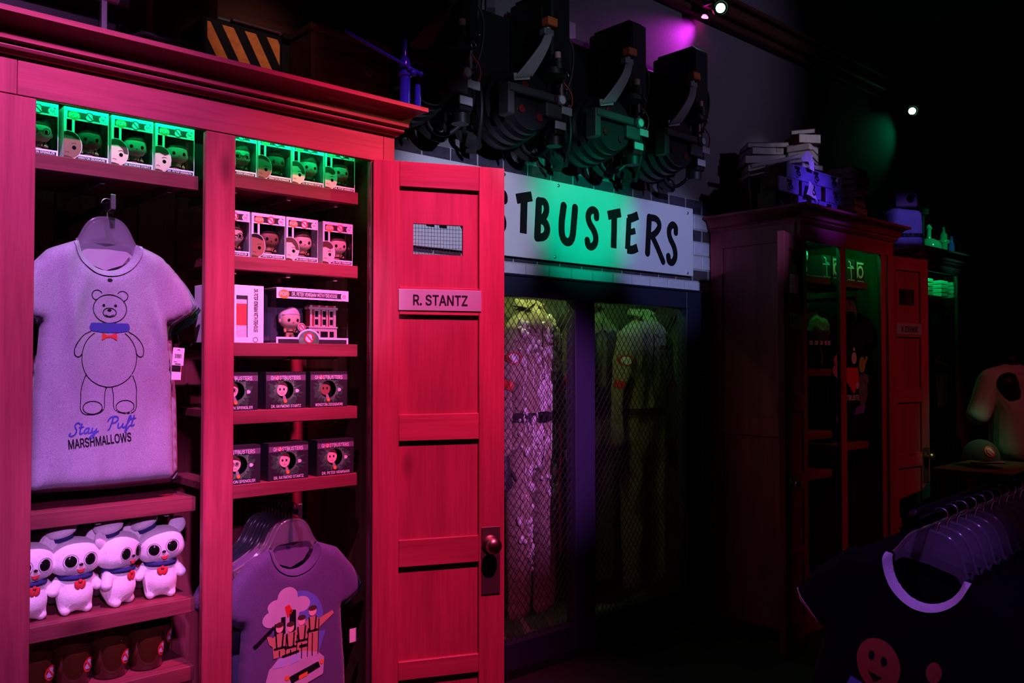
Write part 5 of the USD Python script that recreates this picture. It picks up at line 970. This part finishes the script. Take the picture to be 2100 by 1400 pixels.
def sheet(label, px, py, Y, pts, rz=0):
    p = at(px, py, Y); t = thing('paper_sheet', label, 'paper', p, rz)
    q = np.array(pts, float); poly = Polygon(q); P, f, _ = tri2d(poly, .02); y = .018 * np.sin(P[:, 0] * 22) * np.cos(P[:, 1] * 17)
    v = np.stack([P[:, 0], y, P[:, 1]], 1); n = len(v); obj('sheet', trimesh.Trimesh(np.vstack([v, v + [0, .0012, 0]]), np.vstack([f, f[:, ::-1] + n]), process=False), PAPER, t, smooth=False); return t
sheet('creased white paper slumped over the top drawers against the middle books', 1660, 322, 2.715, [(-.12, -.02), (-.06, .03), (.06, .035), (.09, -.02), (.07, -.08), (.0, -.075), (-.02, -.035), (-.11, -.045)])
sheet('white paper folded over the bottom drawer in the cabinet corner', 1664, 388, 2.715, [(-.085, -.045), (-.05, .045), (.05, .035), (.085, -.035), (.10, -.08), (.08, -.05)])
sheet('small white sheet lying on the rightmost middle drawer', 1716, 368, 2.715, [(-.05, -.018), (.045, .028), (.045, -.015)])
sheet('small lilac sheet sticking out of the tall right book pile', 1781, 372, 2.825, [(-.05, .028), (.055, .022), (.055, -.035)])
p = at(1600, 326, 2.90); t = thing('paper_roll', 'pale curled sheet edge below the left pile of books', 'paper', p, -40); obj('roll', tube([(-.19, 0, -.05), (0, -.01, -.012), (.12, 0, .02)], .014, 8), PAPER, t, smooth=True)
p = at(1608, 330, 2.90); t = thing('green_ribbon', 'crumpled shiny green ribbon beside the top left drawer', 'ribbon', p, 0); obj('ribbon', tube(smoothline([(.03, 0, .045), (.02, -.01, .02), (.012, 0, -.02), (.0, -.015, -.055), (-.03, -.01, -.040), (-.05, 0, -.03)], 3), .008, 6, flat=.3), M('green_foil', (.05, .45, .22), .2, .6), t, smooth=True)
p = at(1560, 382, 2.93); t = thing('ruled_notice_board', 'small grey-green ruled board leaning at the left of the drawers', 'board', (p[0] + .03, p[1], ZC + .0), -30, rx=-8); obj('board', bx(-.085, -.004, 0, .085, .004, .235, .002), M('grey_green_card', (.22, .27, .25), .8), t); obj('ruled_lines', MB(*[bx(-.07, -.0048, .09 + k * .018, .07, -.0041, .093 + k * .018) for k in range(7)]), BLACK, t); obj('dark_lower_print', plate(unary_union([sbox(-.085, 0, .085, .075), circ(-.02, .08, .02)]), .0006, -.0041), INSIDE, t)

# ------------------------------------------------------------------ things on the third cabinet
Z3 = 2.5605
t = thing('draped_case', 'upright box under a blue-lit cloth on the third cabinet', 'box', (7.02, 2.99, Z3 - .0), -38)
P = Pillow(Polygon([(-.17, 0), (-.15, .30), (-.09, .335), (.10, .32), (.13, .28), (.14, 0)]), .10, .06, .02, .02, 9, .8, 77); obj('cloth', P.mesh, M('pale_blue_cloth', (.30, .30, .42), .9), t, smooth=True); obj('dark_strap', P.drape(sbox(-.14, .085, .12, .115), .004, .012, .003), RUB, t)
t = thing('small_camera_box', 'small dark box with a round shiny lens on the draped case', 'box', (7.02, 2.99, Z3 + .336), -42); obj('body', bx(-.09, -.06, 0, .09, .06, .125, .008), M('dull_pink_case', (.20, .13, .15), .6), t); obj('lens', T(lathe([(0, 0), (.030, 0), (.030, .02), (.024, .03), (0, .026)], 20), (.03, -.0605, .070), rx=90), EYE_M, t, smooth=40)
def flask(label, px, kind, Y=3.0):
    X = at(px, 480, Y)[0]; t = thing('glass_flask', label, 'flask', (X, Y, Z3)); g = GLASSG
    if kind == 0: obj('vessel', lathe([(0, 0), (.085, 0), (.10, .03), (.10, .07), (.08, .105), (.03, .13), (.018, .135), (.018, .20), (.024, .205), (.016, .20), (.016, .135), (.075, .10), (.094, .05), (.08, .006), (0, .006)], 32), g, t, smooth=True); obj('stopper', lathe([(0, .18), (.0155, .18), (.0155, .206), (.028, .215), (.020, .235), (.008, .25), (0, .252)], 20), g, t, smooth=True)
    if kind == 1: obj('vessel', lathe([(0, 0), (.030, 0), (.032, .01), (.032, .115), (.050, .125), (.050, .15), (.030, .16), (.032, .20), (.014, .225), (.012, .27), (0, .272)], 24), g, t, smooth=True); obj('side_arm', tube(smoothline([(.03, 0, .14), (.08, 0, .15), (.10, 0, .13)], 2), .010, 8), g, t, smooth=True)
    if kind == 2: obj('vessel', lathe([(0, 0), (.024, 0), (.026, .01), (.024, .12), (.014, .14), (.014, .18), (.018, .185), (0, .185)], 24), M('violet_glass', (.14, .08, .5), .1, coat=1), t, smooth=True); obj('base_block', bx(-.07, -.05, -.0, .07, -.03, .035, .004), M('teal_block', (.1, .2, .22), .6), t)
    if kind == 3: obj('vessel', lathe([(0, 0), (.05, 0), (.055, .02), (.030, .09), (.016, .11), (.016, .15), (.022, .155), (0, .155)], 24), g, t, smooth=True); obj('cap', lathe([(0, .150), (.020, .156), (.020, .17), (0, .172)], 16), g, t, smooth=True)
    return t
flask('wide round green glass jar with a pointed stopper', 1905, 0, 2.98); flask('tall green glass flask with a side arm', 1935, 1); flask('slim violet glass bottle on a teal block', 1951, 2, 2.95); flask('small cone-shaped green glass flask, rightmost on the cabinet', 1970, 3)
t = thing('glass_bowl', 'low dark glass bowl at the far end of the third cabinet', 'bowl', (at(1995, 490, 2.98)[0], 2.98, Z3)); obj('bowl', lathe([(0, 0), (.05, 0), (.12, .06), (.14, .12), (.135, .12), (.11, .06), (.045, .008), (0, .008)], 32), M('smoky_glass', (.06, .08, .09), .1, coat=.6), t, smooth=True); obj('lid', lathe([(.142, .122), (.10, .150), (.02, .165), (.012, .18), (0, .182)], 32), LOOK['smoky_glass'], t, smooth=True)
t = thing('green_foil_box', 'dark box topped with crumpled shiny green foil above the flasks', 'box', (7.27, 3.06, Z3), -40); obj('box', MB(bx(-.13, -.08, 0, -.11, .08, .30, .002), bx(.08, -.08, 0, .10, .08, .30, .002), bx(-.13, -.10, .301, .13, .10, .36, .006)), BLK, t)
f = ell((0, 0, .375), (.12, .06, .016), 3); v = np.array(f.vertices); v += (meshkit.noise(v * 45)[:, None] - .5) * .02; obj('foil', trimesh.Trimesh(v, f.faces, process=False), M('green_foil_sheet', (.15, .4, .28), .18, .8), t)

# ------------------------------------------------------------------ goods inside the second and third cabinets
def blob_toy(label, loc, s, mat, cat='plush toy', rz=0):
    t = thing('plush_toy', label, cat, loc, rz)
    b = soft([(0, 0, .06 * s, .052 * s), (0, 0, .10 * s, .042 * s), (-.028 * s, -.01, .02 * s, .022 * s), (.028 * s, -.01, .02 * s, .022 * s), (-.06 * s, -.02, .085 * s, .018 * s), (.06 * s, -.02, .085 * s, .018 * s)], [(0, 1), (0, 2), (0, 3), (1, 4), (1, 5)], .012, 6); obj('body', b, mat, t, smooth=True)
    h = obj('head', ell((0, -.004, .185 * s), (.068 * s, .055 * s, .062 * s), 3, power=.85), mat, t, smooth=True)
    for q in (-1, 1): obj('eye', ell((q * .025 * s, -.054 * s, .178 * s), (.010 * s, .005, .012 * s), 2), EYE_M, h, smooth=True); obj('ear', ell((q * .05 * s, 0, .235 * s), (.02 * s, .012 * s, .022 * s), 2), mat, h, smooth=True)
    return t
GP = M('pale_green_plush', (.42, .62, .40), .95)
blob_toy('white plush toy lit bright green on the top shelf of the second cabinet', (5.04, 2.80, 2.1906), .72, PLUSH, rz=25)
blob_toy('pale green plush toy on the third shelf of the second cabinet', (4.98, 2.80, 1.2006), .95, GP, rz=30)
blob_toy('small violet-lit plush toy low in the second cabinet', (5.10, 2.90, .9506), .6, PLUSH, rz=20)
def printbox(label, loc, pat, group):
    t = thing('patterned_box', label, 'toy box', loc, 0, group); obj('carton', bx(0, 0, 0, .12, .09, .15, .001), INSIDE, t)
    m = M('mint_print', (.45, .65, .52), .5)
    p = unary_union([stroke([(.03, .135), (.06, .125), (.045, .105), (.09, .10)], .010), stroke([(.015, .09), (.10, .092)], .008), stroke([(.06, .09), (.065, .02)], .010), sbox(.02, .008, .11, .012)]) if pat else unary_union([ring_poly(.062, .072, .028, .044), sbox(.01, .125, .11, .138), sbox(.01, .03, .022, .13), sbox(.02, .008, .11, .012)])
    obj('print', plate(p, .0006, 0), m, t); return t
for i, (px, pt, lb) in enumerate(((1695, 1, 'with brush-stroke print, left of the post'), (1716, 0, 'with ring print, just left of the post'), (1745, 1, 'with brush-stroke print, right of the post'), (1764, 0, 'with ring print, right of the post'))):
    printbox('black toy box ' + lb, (at(px, 545, 2.74)[0] - .06, 2.74, 2.1906), pt, 'black printed boxes on the top shelf')
t = thing('novelty_hat', 'lumpy dark green knitted hat with a white toothed trim', 'hat', (5.13, 2.80, 1.6006), 30)
hm = ell((0, 0, .24), (.155, .13, .125), 4); v = np.array(hm.vertices); v *= 1 + .10 * (meshkit.noise(v * 26)[:, None] - .5); v[:, 2] = np.maximum(v[:, 2], .175); obj('crown', trimesh.Trimesh(v, hm.faces, process=False), M('green_knit', (.05, .22, .09), .9, noise=.3, nscale=60), t, smooth=True)
obj('teeth', MB(*[T(bx(-.011, -.006, -.030, .011, .006, 0, .003), (.14 * math.sin(a), -.125 * math.cos(a), .178), rz=math.degrees(a)) for a in np.linspace(-1.5, 1.5, 12)]), WHITE, t); obj('stand', MB(T(trimesh.creation.cylinder(.015, .19, sections=12), (0, 0, .095)), T(trimesh.creation.cylinder(.07, .012, sections=24), (0, 0, .006))), BLK, t, smooth=40)
sl = MB(*[tube(smoothline([(x, -.05, .17), (x + .02, -.075, .08), (x - .01, -.07, .02)], 2), .012, 6) for x in (-.1, -.05, .03, .09)]); obj('tassels', sl, M('green_yarn', (.04, .18, .08), .95), t, smooth=True)
t = thing('picture_card', 'pale printed card standing behind the green hat', 'card', (5.03, 2.93, 1.6006), 10); obj('card', bx(-.09, -.003, 0, .14, .003, .50, .001), M('grey_green_print', (.20, .24, .18), .7, noise=.4, nscale=14), t); obj('blue_edge', bx(.10, -.004, 0, .14, -.0031, .50), SKY, t)
# black printed shirts in the second and third cabinet
ts, PT = tee('t_shirt', 'black t-shirt with a bright figure print on both sides of the post', (5.625, 2.76, 1.985), BLKTEE, hw=.26, L=.85, seed=41, rz=-6, res=.018, inner=BLKTEE)
def ov(x, z, a, b): return circ(x, z, 1, a, b)
obj('red_print', PT.drape(Polygon([(-.10, -.38), (.03, -.38), (.05, -.45), (-.02, -.56), (-.12, -.46)]), .0014, .012), RED, ts); obj('pale_print', PT.drape(unary_union([ov(-.02, -.315, .030, .040), ov(-.02, -.255, .012, .014), Polygon([(-.16, -.47), (-.11, -.50), (-.12, -.53), (-.17, -.50)]), Polygon([(.0, -.49), (.045, -.47), (.05, -.51), (.01, -.53)])]), .0018, .010), PALE, ts)
obj('green_print', PT.drape(unary_union([ov(.085, -.36, .035, .055), ov(.135, -.315, .014, .014), Polygon([(.10, -.34), (.135, -.32), (.14, -.33), (.11, -.37)])]), .0018, .010), M('lime_print', (.30, .36, .06), .6), ts); obj('mauve_print', PT.drape(unary_union([ov(-.20, -.40, .045, .05), ov(-.20, -.33, .035, .04)]), .0018, .010), M('pink_mauve_print', (.50, .16, .26), .6), ts)
obj('grey_print', PT.drape(unary_union([ov(.09, -.53, .055, .11), ov(.11, -.46, .05, .04)]), .0016, .012), M('smoke_print', (.10, .11, .12), .8, noise=.5, nscale=40), ts); obj('violet_print', PT.drape(unary_union([Polygon([(-.02, -.70), (.10, -.69), (.12, -.63), (.0, -.65)]), ov(-.20, -.72, .03, .04)]), .0016, .012), M('violet_print', (.15, .07, .40), .6), ts); obj('ochre_print', PT.drape(ov(-.15, -.74, .035, .07), .0016, .012), M('ochre_print', (.3, .22, .06), .6), ts)
obj('lettering', PT.lay(T(text('GHOSTBUSTERS', .034, 0, 0, 0, w=.30, bold=True), (-.06, 0, -.60)), .0008), WHITE, ts)
hanger('clear hanger in the black t-shirt with the bright figure print', (5.625, 2.768, 1.997), -6)
rail('black arm carrying the black t-shirt with the bright figure print', 5.628, 2.077, 2.72, 3.26)
ts2, PT2 = tee('t_shirt', 'black t-shirt with a faint grey figure print inside the third cabinet', (7.72, 3.0, 1.97), BLKTEE, hw=.26, L=.9, seed=43, rz=-10, res=.02, inner=BLKTEE); obj('grey_print', PT2.drape(unary_union([ov(-.02, -.30, .05, .05), Polygon([(-.12, -.30), (.10, -.34), (.10, -.37), (-.12, -.34)]), Polygon([(-.10, -.42), (.08, -.42), (.07, -.70), (-.08, -.72)])]), .0014, .014), M('faint_grey_print', (.10, .10, .13), .8), ts2)
hanger('clear hanger in the black t-shirt with the faint grey print', (7.72, 3.008, 1.982), -10); rail('black arm carrying the black t-shirt with the faint grey print', 7.722, 2.06, 2.93, 3.28)
tagcard('small white tag beside the shirt in the third cabinet', (8.02, 2.95, 1.62), lines_=False, w=.06, h=.12)
for i, (px, n) in enumerate(((1907, 'left'), (1938, 'middle'), (1962, 'right'))):
    x = at(px, 580, 2.93)[0]; t = thing('stacked_tins', f'stack of four flat pale tins lit green, {n} of three stacks', 'tins', (x - .08, 2.93, 2.2006), 0, 'tins on the top shelf of the third cabinet')
    for k in range(4): obj('tin', bx(0, 0, k * .036, .15, .12, k * .036 + .032, .004), CARD, t)

# ------------------------------------------------------------------ the rack of hanging shirts in the foreground right
AX = math.degrees(math.atan2(-.36, .93))
rod = np.array([.93, .06, 0]) / np.linalg.norm([.93, .06]); base = np.array([2.06, .825, 1.180])
SHRZ = 63.0 - 90 + 0
def rackpos(k): return base + rod * (.072 * k) + np.array([0, 0, .002 * math.sin(k * 3)])
fz = lambda P: -.02 * np.exp(-((P[:, 0]) / .10) ** 2) * np.exp(-((P[:, 1] + .25) / .15) ** 2)
RZ = -90; TILT = 12
rt_, RP = tee('t_shirt', 'black ringer t-shirt with pale neck band and an orange cartoon print, front of the rack', tuple(base), BLKTEE, rz=RZ, ry=TILT, hw=.23, L=.74, neckmat=WHTEE, cuffmat=WHTEE, seed=51, res=.014, inner=BLKTEE, folds=fz)
SH = lambda g: affinity.translate(g, 0, .035)
obj('orange_print', RP.drape(SH(unary_union([ov(-.05, -.300, .055, .062), ov(.075, -.325, .028, .040), ov(.072, -.26, .016, .025)])), .0016, .010), M('rust_print', (.42, .08, .03), .7), rt_); [obj('face_mark', RP.drape(SH(g_), .0022, .005), BLACK, rt_) for g_ in (ov(-.068, -.285, .008, .012), ov(-.036, -.285, .008, .012), Polygon([(-.070, -.325), (-.032, -.325), (-.050, -.345)]))]; obj('blue_print', RP.drape(SH(Polygon([(-.11, -.362), (.02, -.362), (.03, -.40), (-.12, -.40)])), .0018, .01), SKY, rt_)
hg0 = hanger('clear plastic hanger in the ringer t-shirt at the front of the rack', tuple(base + [.004, 0, .004]), RZ, 'clear hangers along the rack', ry=TILT)
bt, _ = tee('t_shirt', 'black t-shirt on the rack, first one back from the ringer shirt', tuple(rackpos(1)), BLKTEE, rz=RZ, ry=TILT, hw=.22, L=.72, seed=52, res=.024, t=.016, group='black shirts along the rack', inner=BLKTEE)
for k in range(1, 14):
    if k > 1: dup(bt, f'black t-shirt on the rack, {ORD[k - 1]} one back from the ringer shirt', tuple(rackpos(k)), RZ, 'black shirts along the rack', ry=TILT)
    dup(hg0, f'clear hanger on the rack, {ORD[k - 1]} one back from the ringer shirt', tuple(rackpos(k) + [.004, 0, .004]), RZ + (-1) ** k * 2, 'clear hangers along the rack', ry=TILT)
e = base + rod * .98; t = thing('clothes_rack', 'black tubular rack carrying the row of clear hangers', 'clothes rack', (0, 0, 0))
b0, b1 = base - rod * .10, base + rod * 1.06
obj('top_bar', tube([b0 + [0, 0, .125], b1 + [0, 0, .125]], .012, 12), BLK2, t, smooth=True)
for b in (b1,): obj('post', tube([b + [0, 0, .137], [b[0], b[1], .04]], .014, 12), BLK2, t, smooth=True)
obj('post', tube([b0 + [0, 0, .10], [b0[0], b0[1], .04]], .014, 12), BLK2, t, smooth=True) if False else None
obj('foot_bar', bx(b1[0] - .02, b1[1] - .28, 0, b1[0] + .02, b1[1] + .28, .04, .004), BLK2, t); obj('base_bar', MB(tube([[b1[0], b1[1], .06], [b0[0] + .3, b0[1], .06]], .012, 10)), BLK2, t)

# table with a cap and the pale shirt further right
t = thing('display_table', 'dark wooden display table under the printed cap', 'table', (5.75, 1.55, 0)); obj('top', bx(.3, 0, .88, 1.1, .85, .925, .004), W_DK, t)
for x, y in ((.35, .05), (1.05, .05), (.35, .8), (1.05, .8)): obj('leg', bx(x - .03, y - .03, 0, x + .03, y + .03, .8795, .004), W_DK, t)
t = thing('baseball_cap', 'dark cap with a red round badge and green-lit crown', 'cap', (6.36, 2.2, .9255), -42)
cm_ = ell((0, 0, .06), (.115, .125, .125), 4); v = np.array(cm_.vertices); v[:, 2] = np.maximum(v[:, 2], .05); obj('crown', trimesh.Trimesh(v, cm_.faces, process=False), M('dark_cap_cloth', (.05, .06, .055), .85), t, smooth=True)
br = Polygon([(-.10, -.05), (-.085, -.155), (0, -.195), (.085, -.155), (.10, -.05), (0, -.085)]); m = trimesh.creation.extrude_polygon(br.buffer(.004), .006, engine='earcut'); v = np.array(m.vertices); v[:, 2] += .040 - 1.2 * v[:, 0] ** 2; obj('visor', trimesh.Trimesh(v, m.faces, process=False), LOOK['dark_cap_cloth'], t); obj('visor_edge', tube([(.10 * math.sin(a) * 1.0, -.05 - .15 * math.cos(a), .050 - 1.2 * (.10 * math.sin(a)) ** 2) for a in np.linspace(-1.4, 1.4, 20)], .004, 6), PALE, t, smooth=True)
def oncap(poly, off): P, f, _ = tri2d(poly, .008); th = (1 - ((P[:, 0]) / .115) ** 2 - ((P[:, 1] - .06) / .125) ** 2).clip(.02); return trimesh.Trimesh(np.stack([P[:, 0], -.125 * np.sqrt(th) - off, P[:, 1]], 1), f, process=False)
e = obj('badge', oncap(unary_union([circ(0, .118, .020), circ(.01, .105, .018)]), .003), PALE, t); obj('barred_circle', oncap(ring_poly(0, .112, .027, .036).union(LineString([(-.022, .134), (.022, .09)]).buffer(.005)), .005), RED, e)
mn = thing('mannequin_torso', 'black torso form wearing the pale shirt at the right edge', 'mannequin', (7.30, 2.30, 0)); obj('stand', MB(T(trimesh.creation.cylinder(.02, 1.0, sections=12), (0, 0, .5)), T(trimesh.creation.cylinder(.18, .02, sections=28), (0, 0, .01))), BLK2, mn, smooth=40); obj('form', soft([(0, 0, 1.05, .12), (0, 0, 1.25, .125), (-.12, 0, 1.48, .075), (.12, 0, 1.48, .075), (0, 0, 1.54, .055), (0, 0, 1.66, .048)], [(0, 1), (1, 2), (1, 3), (2, 3), (2, 4), (3, 4), (4, 5)], .03, 5), BLK, mn, smooth=True)
st_ = thing('printed_shirt', 'pale long shirt with a red and orange print on the torso form', 'shirt', (7.30, 2.30, 0.02), -50)
obj('body', soft([(0, 0, .98, .16), (0, 0, 1.25, .16), (-.14, 0, 1.47, .105), (.14, 0, 1.47, .105), (0, 0, 1.53, .088), (-.25, -.02, 1.22, .085), (.25, -.02, 1.22, .085)], [(0, 1), (1, 2), (1, 3), (2, 3), (2, 4), (3, 4), (2, 5), (3, 6)], .022, 6), M('pale_cotton', (.50, .52, .50), .9), st_, smooth=True)
obj('print', T(ell((0, 0, 0), (.07, .012, .10), 3), (0.10, -.150, 1.27)), M('orange_red_print', (.60, .14, .06), .7), st_, smooth=True); obj('print_ring', T(trimesh.creation.torus(.045, .010, 28, 8), (.10, -.166, 1.30), rx=90), RED, st_, smooth=True)
